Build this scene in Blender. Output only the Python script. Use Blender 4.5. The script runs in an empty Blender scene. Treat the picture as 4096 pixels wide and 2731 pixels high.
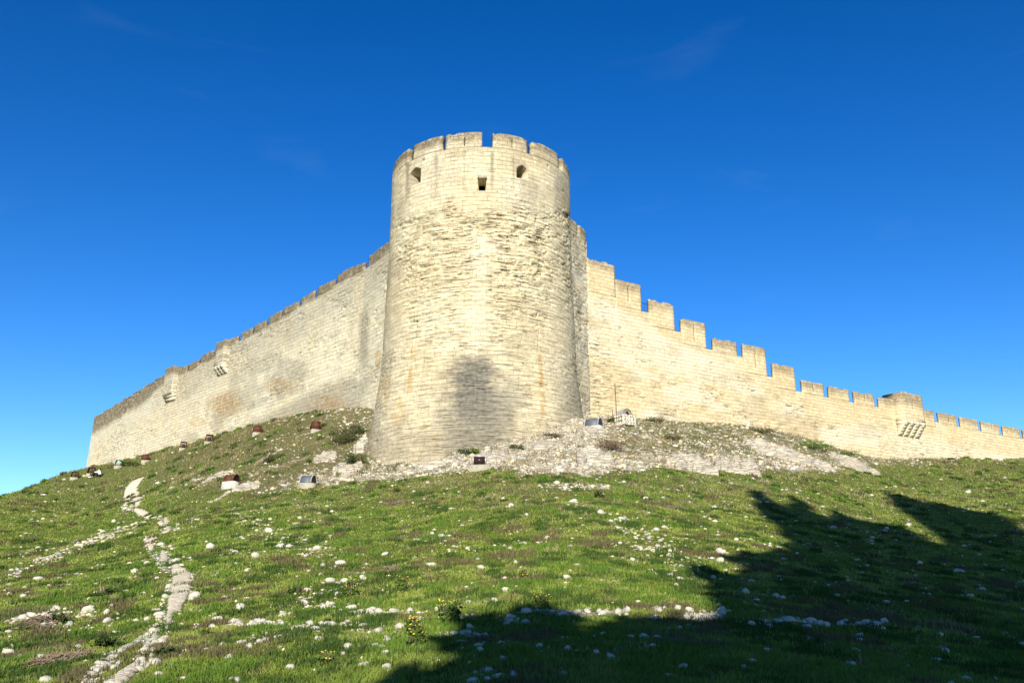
import bpy, math, random
import numpy as np
from mathutils import Vector, Matrix

# ------------------------------------------------------------------ camera, sky, sun
SC = bpy.context.scene
COL = SC.collection
PITCH = math.radians(16.47)
FPX = 3500.0
CAMZ = 1.6
cam_d = bpy.data.cameras.new('camera')
cam = bpy.data.objects.new('camera', cam_d); COL.objects.link(cam)
cam_d.sensor_width = 36.0
cam_d.lens = FPX / 4096.0 * 36.0
cam_d.clip_start = 0.1; cam_d.clip_end = 6000.0
cam.location = (0, 0, CAMZ)
cam.rotation_euler = (math.pi / 2 + PITCH, 0, 0)
SC.camera = cam

SUN_EL = math.radians(24.0)
SUN_AZ = math.radians(-2.0)            # to the right of straight behind the camera
SUN = np.array([math.sin(SUN_AZ) * math.cos(SUN_EL), -math.cos(SUN_AZ) * math.cos(SUN_EL), math.sin(SUN_EL)])
world = bpy.data.worlds.new('World'); SC.world = world; world.use_nodes = True
wn = world.node_tree.nodes; wl = world.node_tree.links
for n in list(wn): wn.remove(n)
sky = wn.new('ShaderNodeTexSky'); sky.sky_type = 'NISHITA'; sky.sun_disc = False
sky.sun_elevation = SUN_EL
sky.sun_rotation = math.pi - SUN_AZ
sky.altitude = 100; sky.air_density = 1.0; sky.dust_density = 0.0; sky.ozone_density = 4.0
hs = wn.new('ShaderNodeHueSaturation'); hs.inputs['Saturation'].default_value = 1.21; hs.inputs['Value'].default_value = 1.0
hs.inputs['Hue'].default_value = 0.508
gm = wn.new('ShaderNodeGamma'); gm.inputs['Gamma'].default_value = 1.25
# thin high cirrus
tc = wn.new('ShaderNodeTexCoord')
mp = wn.new('ShaderNodeMapping'); mp.inputs['Scale'].default_value = (3.0, 3.0, 14.0); mp.inputs['Rotation'].default_value = (0.0, 0.35, 0.2)
ns = wn.new('ShaderNodeTexNoise'); ns.inputs['Scale'].default_value = 1.6; ns.inputs['Detail'].default_value = 7; ns.inputs['Distortion'].default_value = 0.6
cr = wn.new('ShaderNodeValToRGB'); cr.color_ramp.elements[0].position = 0.60; cr.color_ramp.elements[1].position = 0.95
cr.color_ramp.elements[0].color = (0, 0, 0, 1); cr.color_ramp.elements[1].color = (0.05, 0.05, 0.05, 1)
mxs = wn.new('ShaderNodeMixRGB'); mxs.inputs['Color2'].default_value = (6.0, 7.5, 9.0, 1)
bg = wn.new('ShaderNodeBackground'); bg.inputs['Strength'].default_value = 0.062
wo = wn.new('ShaderNodeOutputWorld')
wl.new(sky.outputs[0], gm.inputs['Color']); wl.new(gm.outputs[0], hs.inputs['Color'])
wl.new(tc.outputs['Generated'], mp.inputs[0]); wl.new(mp.outputs[0], ns.inputs['Vector']); wl.new(ns.outputs['Fac'], cr.inputs[0])
wl.new(cr.outputs[0], mxs.inputs['Fac']); wl.new(hs.outputs[0], mxs.inputs['Color1']); wl.new(mxs.outputs[0], bg.inputs['Color'])
wl.new(bg.outputs[0], wo.inputs[0])

sun_d = bpy.data.lights.new('sun', 'SUN'); sun_d.energy = 5.0; sun_d.angle = math.radians(0.5)
sun_d.color = (1.0, 0.93, 0.80)
sun_o = bpy.data.objects.new('sun', sun_d); COL.objects.link(sun_o)
sun_o.rotation_euler = Vector(tuple(SUN)).to_track_quat('Z', 'Y').to_euler()
sun_o.location = (20, -60, 60)

SC.view_settings.view_transform = 'Standard'; SC.view_settings.look = 'None'
SC.view_settings.exposure = 0.86; SC.view_settings.gamma = 1.0
SC.render.engine = 'CYCLES'
SC.render.resolution_x = 1024; SC.render.resolution_y = 682

# ------------------------------------------------------------------ helpers
rng = np.random.default_rng(7)
random.seed(7)
CT, ST = math.cos(PITCH), math.sin(PITCH)

def ray(px, py):
    xc = (px - 2048.0) / FPX; yc = (1365.5 - py) / FPX
    return np.array([xc, CT - yc * ST, ST + yc * CT])

def proj(x, y, z):
    dz = z - CAMZ
    dep = y * CT + dz * ST
    up = -y * ST + dz * CT
    dep = np.where(dep < 0.5, 0.5, dep)
    return 2048.0 + FPX * x / dep, 1365.5 - FPX * up / dep

def tag(o, label=None, cat=None, group=None, kind=None):
    if label: o['label'] = label
    if cat: o['category'] = cat
    if group: o['group'] = group
    if kind: o['kind'] = kind
    return o

def empty(name, loc, label=None, cat=None, group=None, rz=0.0):
    o = bpy.data.objects.new(name, None); COL.objects.link(o)
    o.empty_display_size = 0.3
    o.location = loc; o.rotation_euler = (0, 0, rz)
    return tag(o, label, cat, group)

def link(name, me, mat, parent=None):
    o = bpy.data.objects.new(name, me); COL.objects.link(o)
    if mat and not me.materials: me.materials.append(mat)
    if parent: o.parent = parent
    return o

def mesh_np(name, V, F, uv=None, attrs=None, colors=None, smooth=False):
    """V (n,3), F (m,k) all the same size; uv per vertex; attrs: dict name->per vertex float"""
    V = np.asarray(V, dtype=np.float32); F = np.asarray(F, dtype=np.int32)
    me = bpy.data.meshes.new(name)
    k = F.shape[1]; m = F.shape[0]
    me.vertices.add(len(V)); me.vertices.foreach_set('co', V.ravel())
    me.loops.add(m * k); me.loops.foreach_set('vertex_index', F.ravel())
    me.polygons.add(m); me.polygons.foreach_set('loop_start', np.arange(0, m * k, k, dtype=np.int32))
    try: me.polygons.foreach_set('loop_total', np.full(m, k, dtype=np.int32))
    except Exception: pass
    if smooth: me.polygons.foreach_set('use_smooth', np.ones(m, dtype=bool))
    me.update(calc_edges=True)
    if uv is not None:
        l = me.uv_layers.new(name='UVMap')
        l.data.foreach_set('uv', np.asarray(uv, dtype=np.float32)[F.ravel()].ravel())
    for a, v in (attrs or {}).items():
        at = me.attributes.new(a, 'FLOAT', 'POINT'); at.data.foreach_set('value', np.asarray(v, dtype=np.float32))
    if colors is not None:
        at = me.attributes.new('tint', 'FLOAT_COLOR', 'POINT')
        c = np.ones((len(V), 4), dtype=np.float32); c[:, :3] = colors
        at.data.foreach_set('color', c.ravel())
    return me

def _h(ix, iy, seed):
    a = (ix.astype(np.int64) * 374761393 + iy.astype(np.int64) * 668265263 + seed * 1442695041) & 0xFFFFFFFF
    a = ((a ^ (a >> 13)) * 1274126177) & 0xFFFFFFFF
    a = (a ^ (a >> 16)) & 0xFFFFFFFF
    a = (a * 2246822519) & 0xFFFFFFFF
    a = a ^ (a >> 15)
    return (a & 0xFFFFFF) / float(0xFFFFFF)

def vn(x, y, seed=0):
    x = np.asarray(x, dtype=float); y = np.asarray(y, dtype=float)
    ix = np.floor(x); iy = np.floor(y); fx = x - ix; fy = y - iy
    fx = fx * fx * (3 - 2 * fx); fy = fy * fy * (3 - 2 * fy)
    a = _h(ix, iy, seed); b = _h(ix + 1, iy, seed); c = _h(ix, iy + 1, seed); d = _h(ix + 1, iy + 1, seed)
    return (a * (1 - fx) + b * fx) * (1 - fy) + (c * (1 - fx) + d * fx) * fy

def fbm(x, y, seed=0, octv=4):
    t = 0; w = 0.5; s = 0
    for i in range(octv):
        t = t + w * vn(x * 2 ** i, y * 2 ** i, seed + i * 17); s += w; w *= 0.5
    return t / s

def sst(a, b, x):
    t = np.clip((x - a) / (b - a), 0, 1); return t * t * (3 - 2 * t)

def boxmesh(parts):
    """parts: list of (cx,cy,cz,sx,sy,sz[,rz[,taper]]) -> V,F"""
    V = []; F = []
    for p in parts:
        cx, cy, cz, sx, sy, sz = p[:6]; rz = p[6] if len(p) > 6 else 0.0; tp = p[7] if len(p) > 7 else 1.0
        b = len(V)
        for dz, k in ((-1, 1.0), (1, tp)):
            for dx, dy in ((-1, -1), (1, -1), (1, 1), (-1, 1)):
                x, y = dx * sx / 2 * k, dy * sy / 2 * k
                V.append((cx + x * math.cos(rz) - y * math.sin(rz), cy + x * math.sin(rz) + y * math.cos(rz), cz + dz * sz / 2))
        F += [(b, b + 3, b + 2, b + 1), (b + 4, b + 5, b + 6, b + 7), (b, b + 1, b + 5, b + 4), (b + 1, b + 2, b + 6, b + 5),
              (b + 2, b + 3, b + 7, b + 6), (b + 3, b, b + 4, b + 7)]
    return np.array(V), np.array(F)

def bar(p, q, r, n=6, r2=None):
    p = np.array(p, float); q = np.array(q, float); d = q - p; L = np.linalg.norm(d) + 1e-9; d /= L
    a = np.array([0, 0, 1.0]) if abs(d[2]) < 0.9 else np.array([1.0, 0, 0])
    u = np.cross(d, a); u /= np.linalg.norm(u); v = np.cross(d, u)
    r2 = r if r2 is None else r2
    V = []
    for c, rr in ((p, r), (q, r2)):
        for i in range(n):
            t = 2 * math.pi * i / n
            V.append(c + rr * (math.cos(t) * u + math.sin(t) * v))
    F = [(i, (i + 1) % n, n + (i + 1) % n, n + i) for i in range(n)]
    if n == 6:
        F += [(0, 3, 2, 1), (0, 5, 4, 3), (6, 7, 8, 9), (6, 9, 10, 11)]
    elif n == 4:
        F += [(0, 3, 2, 1), (4, 5, 6, 7)]
    return np.array(V), np.array(F)

def join(lst):
    V = []; F = []; b = 0
    for v, f in lst:
        V.append(v); F.append(np.asarray(f) + b); b += len(v)
    return np.concatenate(V), np.concatenate(F)

# ------------------------------------------------------------------ materials
def new_mat(name):
    m = bpy.data.materials.new(name); m.use_nodes = True
    nt = m.node_tree; b = nt.nodes['Principled BSDF']
    b.inputs['Roughness'].default_value = 0.9
    b.inputs['Specular IOR Level'].default_value = 0.15
    return m, nt, b

class NB:
    def __init__(s, nt): s.nt = nt; s.n = nt.nodes; s.l = nt.links
    def new(s, t, **k):
        n = s.n.new(t)
        for a, v in k.items(): setattr(n, a, v)
        return n
    def set(s, sock, v):
        if isinstance(v, bpy.types.NodeSocket): s.l.new(v, sock)
        else: sock.default_value = v
    def math(s, op, a, b=0.0, clamp=False):
        n = s.new('ShaderNodeMath', operation=op, use_clamp=clamp); s.set(n.inputs[0], a); s.set(n.inputs[1], b); return n.outputs[0]
    def mix(s, f, a, b, bt='MIX'):
        n = s.new('ShaderNodeMixRGB', blend_type=bt); s.set(n.inputs[0], f); s.set(n.inputs[1], a); s.set(n.inputs[2], b); return n.outputs[0]
    def noise(s, vec, sc, det=4, rough=0.55, dist=0.0):
        n = s.new('ShaderNodeTexNoise'); n.inputs['Scale'].default_value = sc; n.inputs['Detail'].default_value = det
        n.inputs['Roughness'].default_value = rough; n.inputs['Distortion'].default_value = dist
        if vec is not None: s.l.new(vec, n.inputs['Vector'])
        return n.outputs['Fac']
    def mapping(s, vec, sc):
        n = s.new('ShaderNodeMapping'); n.inputs['Scale'].default_value = sc; s.l.new(vec, n.inputs[0]); return n.outputs[0]
    def ramp(s, f, stops):
        n = s.new('ShaderNodeValToRGB'); e = n.color_ramp.elements
        while len(e) > 1: e.remove(e[-1])
        e[0].position = stops[0][0]; e[0].color = stops[0][1]
        for p, c in stops[1:]:
            x = e.new(p); x.color = c
        s.l.new(f, n.inputs[0]); return n.outputs[0]
    def lin(s, f, a, b):   # clamp((f-a)/(b-a))
        n = s.new('ShaderNodeMapRange'); n.inputs['From Min'].default_value = a; n.inputs['From Max'].default_value = b
        s.l.new(f, n.inputs['Value']); return n.outputs[0]
    def attr(s, name):
        n = s.new('ShaderNodeAttribute', attribute_name=name); return n.outputs['Fac']

def c4(r, g, b): return (r, g, b, 1.0)

def masonry(name, base, alt, w=0.62, h=0.285, mortar_w=0.014, crev=1.0, rough_courses=1.0, pale_mortar=0.35):
    m, nt, b = new_mat(name); N = NB(nt)
    uv = N.new('ShaderNodeUVMap', uv_map='UVMap').outputs[0]
    # wobble of the joints
    wn_ = N.new('ShaderNodeTexNoise'); wn_.inputs['Scale'].default_value = 1.1; wn_.inputs['Detail'].default_value = 3
    N.l.new(uv, wn_.inputs['Vector'])
    off = N.new('ShaderNodeVectorMath', operation='SUBTRACT'); N.l.new(wn_.outputs['Color'], off.inputs[0]); off.inputs[1].default_value = (0.5, 0.5, 0.5)
    sc = N.new('ShaderNodeVectorMath', operation='MULTIPLY'); N.l.new(off.outputs[0], sc.inputs[0]); sc.inputs[1].default_value = (0.35, 0.10, 0)
    ad = N.new('ShaderNodeVectorMath', operation='ADD'); N.l.new(uv, ad.inputs[0]); N.l.new(sc.outputs[0], ad.inputs[1])
    def bricks(vec, w, h, mw):
        bt = N.new('ShaderNodeTexBrick'); N.l.new(vec, bt.inputs['Vector'])
        bt.inputs['Scale'].default_value = 1.0; bt.inputs['Brick Width'].default_value = w; bt.inputs['Row Height'].default_value = h
        bt.inputs['Mortar Size'].default_value = mw; bt.inputs['Mortar Smooth'].default_value = 0.3; bt.inputs['Bias'].default_value = 0.0
        bt.inputs['Color1'].default_value = c4(0, 0, 0); bt.inputs['Color2'].default_value = c4(1, 1, 1); bt.inputs['Mortar'].default_value = c4(0.5, 0.5, 0.5)
        bt.offset = 0.5; bt.squash = 0.72; bt.squash_frequency = 3
        return bt
    bt = bricks(ad.outputs[0], w, h, mortar_w)
    blk = N.math('MULTIPLY', bt.outputs['Color'], 1.0)
    mort = bt.outputs['Fac']
    col = N.mix(N.lin(N.noise(uv, 0.22, 5), 0.35, 0.65), c4(*base), c4(*alt))
    # per-block tone
    tone = N.ramp(blk, [(0.0, c4(0.82, 0.81, 0.80)), (0.35, c4(0.96, 0.96, 0.95)), (0.7, c4(1.0, 1.0, 1.0)), (1.0, c4(1.10, 1.09, 1.05))])
    col = N.mix(0.85, col, tone, 'MULTIPLY')
    # mottling
    mot = N.ramp(N.noise(uv, 3.2, 6, 0.65), [(0.3, c4(0.86, 0.86, 0.86)), (0.7, c4(1.10, 1.10, 1.08))])
    col = N.mix(0.9, col, mot, 'MULTIPLY')
    # attributes
    er = N.attr('erode'); dk = N.attr('dark'); oc = N.attr('ochre'); gr = N.attr('grime'); pl = N.attr('pale')
    n1 = N.noise(uv, 1.3, 6, 0.7)
    col = N.mix(N.math('MULTIPLY', pl, 0.6), col, c4(0.60, 0.56, 0.44))
    ocf = N.math('MULTIPLY', oc, N.lin(N.noise(uv, 1.9, 6, 0.75), 0.38, 0.60), True)
    col = N.mix(ocf, col, c4(0.40, 0.235, 0.075))
    dkf = N.math('MULTIPLY', dk, N.lin(N.noise(N.mapping(uv, (1.0, 3.2, 1)), 1.6, 6, 0.75), 0.08, 0.42), True)
    col = N.mix(dkf, col, N.mix(N.lin(N.noise(uv, 5, 5), 0.35, 0.65), c4(0.065, 0.063, 0.055), c4(0.15, 0.142, 0.118)))
    grf = N.math('MULTIPLY', gr, N.lin(N.noise(uv, 2.3, 6, 0.7), 0.22, 0.52), True)
    col = N.mix(grf, col, N.mix(N.lin(N.noise(uv, 7, 4), 0.4, 0.6), c4(0.105, 0.083, 0.052), c4(0.19, 0.155, 0.10)))
    # crevices between eroded beds: dirt and undercut shade painted as thin dark streaks
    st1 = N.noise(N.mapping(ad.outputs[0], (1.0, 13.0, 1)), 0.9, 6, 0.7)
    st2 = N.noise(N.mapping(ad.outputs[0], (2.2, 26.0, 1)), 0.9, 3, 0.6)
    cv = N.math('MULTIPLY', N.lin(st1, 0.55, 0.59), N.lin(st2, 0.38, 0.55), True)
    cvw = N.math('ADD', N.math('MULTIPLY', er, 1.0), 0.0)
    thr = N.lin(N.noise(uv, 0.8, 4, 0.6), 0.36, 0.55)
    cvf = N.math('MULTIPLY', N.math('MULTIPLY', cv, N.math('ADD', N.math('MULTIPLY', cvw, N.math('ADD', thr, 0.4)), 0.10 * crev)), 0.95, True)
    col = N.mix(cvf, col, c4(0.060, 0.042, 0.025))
    # bed joints, opened and dark where eroded, pale where repointed
    jm = N.math('MULTIPLY', mort, N.lin(N.noise(uv, 1.7, 5, 0.7), 0.38, 0.58), True)
    jcol = N.mix(N.lin(N.noise(uv, 0.35, 3), 0.45, 0.62), c4(0.14, 0.105, 0.065), c4(0.22, 0.18, 0.12))
    col = N.mix(N.math('MULTIPLY', jm, 0.62 * rough_courses), col, jcol)
    if pale_mortar > 0:
        pm = N.math('MULTIPLY', N.math('MULTIPLY', mort, dk), pale_mortar, True)
        col = N.mix(pm, col, c4(0.40, 0.39, 0.33))
    N.l.new(col, b.inputs['Base Color'])
    hgt = N.math('SUBTRACT', N.math('ADD', N.math('MULTIPLY', N.noise(uv, 9, 6, 0.7), 0.35), N.math('MULTIPLY', blk, 0.16)),
                 N.math('ADD', N.math('MULTIPLY', mort, 0.7), N.math('MULTIPLY', cv, N.math('ADD', er, 0.15))))
    bp = N.new('ShaderNodeBump'); bp.inputs['Strength'].default_value = 0.9; bp.inputs['Distance'].default_value = 0.05
    N.l.new(hgt, bp.inputs['Height']); N.l.new(bp.outputs[0], b.inputs['Normal'])
    b.inputs['Specular IOR Level'].default_value = 0.05
    return m

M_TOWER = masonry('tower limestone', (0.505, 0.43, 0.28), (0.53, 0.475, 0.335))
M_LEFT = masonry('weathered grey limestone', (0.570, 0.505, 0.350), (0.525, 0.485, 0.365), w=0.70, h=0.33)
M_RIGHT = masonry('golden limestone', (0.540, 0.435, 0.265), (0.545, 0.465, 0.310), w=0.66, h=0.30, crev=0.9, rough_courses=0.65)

def simple(name, col, rough=0.85, noise=0.25, sc=8.0, metal=0.0, bump=0.0, tint=False, col2=None):
    m, nt, b = new_mat(name); N = NB(nt)
    b.inputs['Roughness'].default_value = rough; b.inputs['Metallic'].default_value = metal
    tcn = N.new('ShaderNodeTexCoord').outputs['Object']
    nz = N.noise(tcn, sc, 5, 0.65)
    if tint:
        a = N.new('ShaderNodeAttribute', attribute_name='tint').outputs['Color']
    else:
        a = None
    lo = tuple(c * (1 - noise) for c in col); hi = tuple(min(1, c * (1 + noise)) for c in (col2 or col))
    if tint:
        out = N.mix(1.0, a, N.ramp(nz, [(0.3, c4(1 - noise, 1 - noise, 1 - noise)), (0.7, c4(1 + noise, 1 + noise, 1 + noise))]), 'MULTIPLY')
    else:
        out = N.mix(N.lin(nz, 0.32, 0.68), c4(*lo), c4(*hi))
    N.l.new(out, b.inputs['Base Color'])
    if bump > 0:
        bp = N.new('ShaderNodeBump'); bp.inputs['Strength'].default_value = 0.8; bp.inputs['Distance'].default_value = bump
        N.l.new(nz, bp.inputs['Height']); N.l.new(bp.outputs[0], b.inputs['Normal'])
    return m

M_RUST = simple('rusty steel', (0.055, 0.024, 0.015), 0.85, 0.45, 9.0, 0.1, 0.01, col2=(0.10, 0.042, 0.025))
M_CONC = simple('pale concrete', (0.30, 0.275, 0.205), 0.9, 0.18, 6.0, bump=0.02)
M_GREYMETAL = simple('grey wire mesh', (0.11, 0.125, 0.14), 0.6, 0.25, 20.0, 0.3)
M_PALEMETAL = simple('galvanised steel', (0.42, 0.44, 0.44), 0.5, 0.15, 20.0, 0.5)
M_LENS = simple('dark lamp glass', (0.035, 0.018, 0.016), 0.25, 0.3, 5.0)
M_IRON = simple('dark iron', (0.05, 0.05, 0.06), 0.6, 0.2, 8.0, 0.4)
M_WOOD = simple('weathered timber', (0.20, 0.14, 0.09), 0.9, 0.3, 6.0)
M_ROOF = simple('dark stone paving', (0.25, 0.22, 0.16), 0.9, 0.2, 3.0)
M_INNER = simple('shaded inner stone', (0.36, 0.29, 0.19), 0.95, 0.2, 3.0, bump=0.03)
M_BARK = simple('grey brown bark', (0.09, 0.07, 0.05), 0.95, 0.3, 3.0, bump=0.04)
M_LEAF = simple('dark pine foliage', (0.035, 0.055, 0.02), 0.8, 0.35, 1.0)

# limestone
def rock_mat():
    m, nt, b = new_mat('bare limestone'); N = NB(nt)
    o = N.new('ShaderNodeNewGeometry').outputs['Position']
    col = N.ramp(N.noise(o, 1.6, 7, 0.7), [(0.28, c4(0.22, 0.19, 0.14)), (0.42, c4(0.36, 0.32, 0.25)), (0.58, c4(0.48, 0.44, 0.345)), (0.8, c4(0.56, 0.52, 0.42))])
    col = N.mix(N.math('MULTIPLY', N.lin(N.noise(o, 0.8, 5, 0.7), 0.54, 0.66), 0.5), col, c4(0.50, 0.34, 0.15))
    v = N.new('ShaderNodeTexVoronoi', feature='DISTANCE_TO_EDGE'); v.inputs['Scale'].default_value = 2.2
    N.l.new(N.mapping(o, (0.5, 0.8, 3.2)), v.inputs['Vector'])
    crk = N.math('SUBTRACT', 1.0, N.lin(v.outputs['Distance'], 0.0, 0.05))
    col = N.mix(N.math('MULTIPLY', crk, 0.22), col, c4(0.14, 0.115, 0.08))
    N.l.new(col, b.inputs['Base Color'])
    bp = N.new('ShaderNodeBump'); bp.inputs['Strength'].default_value = 1.0; bp.inputs['Distance'].default_value = 0.10
    N.l.new(N.math('SUBTRACT', N.noise(o, 5, 7, 0.75), N.math('MULTIPLY', crk, 0.5)), bp.inputs['Height']); N.l.new(bp.outputs[0], b.inputs['Normal'])
    return m
M_ROCK = rock_mat()
M_STONE = simple('loose limestone', (0.46, 0.43, 0.35), 0.9, 0.2, 9.0, bump=0.02)

def ground_mat():
    m, nt, b = new_mat('turf and soil'); N = NB(nt)
    o = N.new('ShaderNodeNewGeometry').outputs['Position']
    n0 = N.noise(o, 0.35, 5, 0.6); n1 = N.noise(o, 2.5, 6, 0.7); n2 = N.noise(o, 14, 4, 0.7)
    g = N.ramp(n1, [(0.28, c4(0.045, 0.065, 0.014)), (0.48, c4(0.085, 0.120, 0.022)), (0.66, c4(0.105, 0.115, 0.032)), (0.8, c4(0.13, 0.11, 0.05))])
    g = N.mix(N.math('MULTIPLY', N.lin(n0, 0.45, 0.6), 0.35), g, c4(0.060, 0.100, 0.016))
    br = N.ramp(n2, [(0.3, c4(0.085, 0.062, 0.036)), (0.7, c4(0.20, 0.155, 0.095))])
    col = N.mix(N.math('MULTIPLY', N.attr('brown'), N.lin(n1, 0.25, 0.6), True), g, br)
    rk = N.ramp(N.noise(o, 4.0, 6, 0.75), [(0.3, c4(0.16, 0.12, 0.075)), (0.48, c4(0.34, 0.29, 0.21)), (0.62, c4(0.54, 0.50, 0.40))])
    rf = N.lin(N.math('ADD', N.attr('rock'), N.math('MULTIPLY', N.math('SUBTRACT', N.noise(o, 1.7, 6, 0.75), 0.5), 1.9)), 0.42, 0.62)
    col = N.mix(rf, col, rk)
    pt = N.ramp(N.noise(o, 6.0, 5, 0.7), [(0.3, c4(0.42, 0.34, 0.23)), (0.5, c4(0.57, 0.50, 0.37)), (0.70, c4(0.64, 0.59, 0.48))])
    pf = N.lin(N.math('ADD', N.attr('path'), N.math('MULTIPLY', N.math('SUBTRACT', N.noise(o, 5.0, 6, 0.8), 0.5), 2.0)), 0.36, 0.60)
    col = N.mix(pf, col, pt)
    N.l.new(col, b.inputs['Base Color'])
    bp = N.new('ShaderNodeBump'); bp.inputs['Strength'].default_value = 1.0; bp.inputs['Distance'].default_value = 0.12
    N.l.new(N.math('ADD', N.math('MULTIPLY', n1, 0.8), N.math('MULTIPLY', n2, 0.4)), bp.inputs['Height']); N.l.new(bp.outputs[0], b.inputs['Normal'])
    b.inputs['Specular IOR Level'].default_value = 0.03
    return m
M_GROUND = ground_mat()

def leaf_mat(name, trans=0.12):
    m, nt, b = new_mat(name); N = NB(nt)
    a = N.new('ShaderNodeAttribute', attribute_name='tint').outputs['Color']
    b.inputs['Roughness'].default_value = 0.75; b.inputs['Specular IOR Level'].default_value = 0.1
    N.l.new(a, b.inputs['Base Color'])
    t = N.new('ShaderNodeBsdfTranslucent'); N.l.new(a, t.inputs[0])
    mx = N.new('ShaderNodeMixShader'); mx.inputs[0].default_value = trans
    N.l.new(b.outputs[0], mx.inputs[1]); N.l.new(t.outputs[0], mx.inputs[2]); N.l.new(mx.outputs[0], nt.nodes['Material Output'].inputs[0])
    return m
M_GRASS = leaf_mat('grass blades')
M_BUSH = leaf_mat('shrub leaves')

# ------------------------------------------------------------------ layout of the fort (metres)
TC = np.array([-2.15, 55.8]); TR = 6.2
class Wall:
    def __init__(s, o, az):
        s.o = np.array(o, float); a = math.radians(az); s.d = np.array([math.sin(a), math.cos(a)])
        n = np.array([-s.d[1], s.d[0]])
        if n[1] > 0: n = -n
        s.n = n                                     # outward, towards the viewer
    def hit(s, px, py):
        r = ray(px, py)
        k = (s.o @ s.n) / (r[:2] @ s.n)
        p = r * k; return float((p[:2] - s.o) @ s.d), float(p[2] + CAMZ)
    def P(s, t, z, dep=0.0):                        # dep>0 goes back into the wall
        t = np.asarray(t, float); z = np.asarray(z, float) + 0 * t
        xy = s.o + t[..., None] * s.d - np.asarray(dep, float)[..., None] * s.n
        return np.concatenate([xy, z[..., None]], -1)

A_L0 = TC + TR * np.array([-0.85, 0.53])
WL0 = Wall(A_L0, -33.4)
t = WL0.hit(1445, 1300)[0]; A_L1 = A_L0 + t * WL0.d; WL0.len = t
WL = Wall(A_L1, -43.0)
A_R0 = TC + TR * np.array([0.85, 0.53])
WR0 = Wall(A_R0, 29.4)
t = WR0.hit(2355, 1300)[0]; A_R1 = A_R0 + t * WR0.d; WR0.len = t
WR = Wall(A_R1, 58.1)

def z3(u, v): return 250 + u / 1.4933, 900 + v / 1.4933
def z4(u, v): return 2250 + u / 1.4933, 850 + v / 1.4933
def z5(u, v): return 3100 + u / 2.361, 1350 + v / 2.361
def z1(u, v): return 1400 + u / 2.0909, 450 + v / 2.0909

# tower radius by height, from its outline (slight batter, flared foot)
def tower_hit(px, py, R):
    r = ray(px, py); a = r[0] ** 2 + r[1] ** 2; b = -(r[0] * TC[0] + r[1] * TC[1]); c = TC @ TC - R * R
    disc = b * b - a * c
    if disc < 0: return None
    k = (-b - math.sqrt(disc)) / a
    p = r * k; return p + np.array([0, 0, CAMZ])
def sil_R(px, py):
    r = ray(px, py); h = r[:2] / np.linalg.norm(r[:2])
    d = abs(h[0] * TC[1] - h[1] * TC[0]); al = h @ TC
    return d, CAMZ + r[2] / np.linalg.norm(r[:2]) * al
_prof = [sil_R(*p) for p in ((1575, 785), (1548, 1150), (1530, 1400), (1520, 1507), (1502, 1609), (1484, 1681), (1456, 1808))]
_prof2 = [sil_R(*p) for p in ((2285, 785), (2290, 1405), (2295, 1507), (2311, 1660))]
print('PROFILE', [(round(a, 2), round(b, 2)) for a, b in _prof], [(round(a, 2), round(b, 2)) for a, b in _prof2])
PZ = np.array([p[1] for p in _prof][::-1]); PR = np.array([p[0] for p in _prof][::-1])
def tower_r(z):
    z = np.asarray(z, float)
    zz = np.array([2.0, PZ[0], PZ[1], PZ[2], PZ[3], 17.0, 24.0, 33.0])
    rr = np.array([PR[0] + 0.75, PR[0] * 0.985, PR[1] * 0.99, PR[2], PR[3], 6.38, 6.22, 6.2])
    return np.interp(z, zz, rr)
def tower_P(px, py):
    R = 6.5
    for _ in range(8):
        p = tower_hit(px, py, R)
        if p is None: return None
        R = float(tower_r(p[2]))
    return p

# ------------------------------------------------------------------ terrain
ctrl = []
def add_c(p): ctrl.append((float(p[0]), float(p[1]), float(p[2])))
def wall_base(W, pts, off=0.0):
    out = []
    for px, py in pts:
        s_, z_ = W.hit(px, py); xy = W.o + s_ * W.d + off * W.n
        out.append((xy[0], xy[1], z_))
    return out
base_right = wall_base(WR, [(2365, 1672), (2440, 1670), (2600, 1677), (2750, 1688), (2900, 1695), (3050, 1713), (3206, 1750), (3312, 1788), (3396, 1812), (3481, 1831), (3630, 1837), (3820, 1832), (4096, 1840)])
base_left = wall_base(WL, [z3(*p) for p in ((110, 1495), (280, 1447), (400, 1405), (560, 1355), (700, 1325), (800, 1297), (900, 1262), (1000, 1237), (1130, 1197), (1280, 1162), (1500, 1120), (1700, 1095))])
base_l0 = wall_base(WL0, [z3(1800, 1095), z3(1845, 1105)])
base_r0 = wall_base(WR0, [(2325, 1672)])
tower_base = []
for p in ((1468, 1852), (1533, 1853), (1628, 1856), (1724, 1846), (1800, 1822), (1859, 1800), (1960, 1782), (2063, 1762), (2165, 1735), (2242, 1696), (2300, 1675)):
    q = tower_P(*p)
    if q is not None: tower_base.append(tuple(q))
for p in base_right + base_left + base_l0 + base_r0 + tower_base: add_c(p)
print('BASE R', [tuple(round(v, 1) for v in p) for p in base_right])
print('BASE L', [tuple(round(v, 1) for v in p) for p in base_left])
print('BASE T', [tuple(round(v, 1) for v in p) for p in tower_base])
# slope in front: concave profile from the camera up to every base point
def prof(t): return 0.45 * t + 0.55 * t * t
def slope_pts(bp, ts):
    for x, y, z in bp:
        for t_ in ts: add_c((x * t_, y * t_, z * float(prof(t_))))
slope_pts(base_right[2::2], (0.15, 0.3, 0.5, 0.7, 0.85))
slope_pts([base_left[0], base_left[2], base_left[4], base_left[6]], (0.12, 0.25, 0.4, 0.6, 0.8))
slope_pts(tower_base[1::3], (0.15, 0.3, 0.5, 0.7, 0.88))
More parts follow.
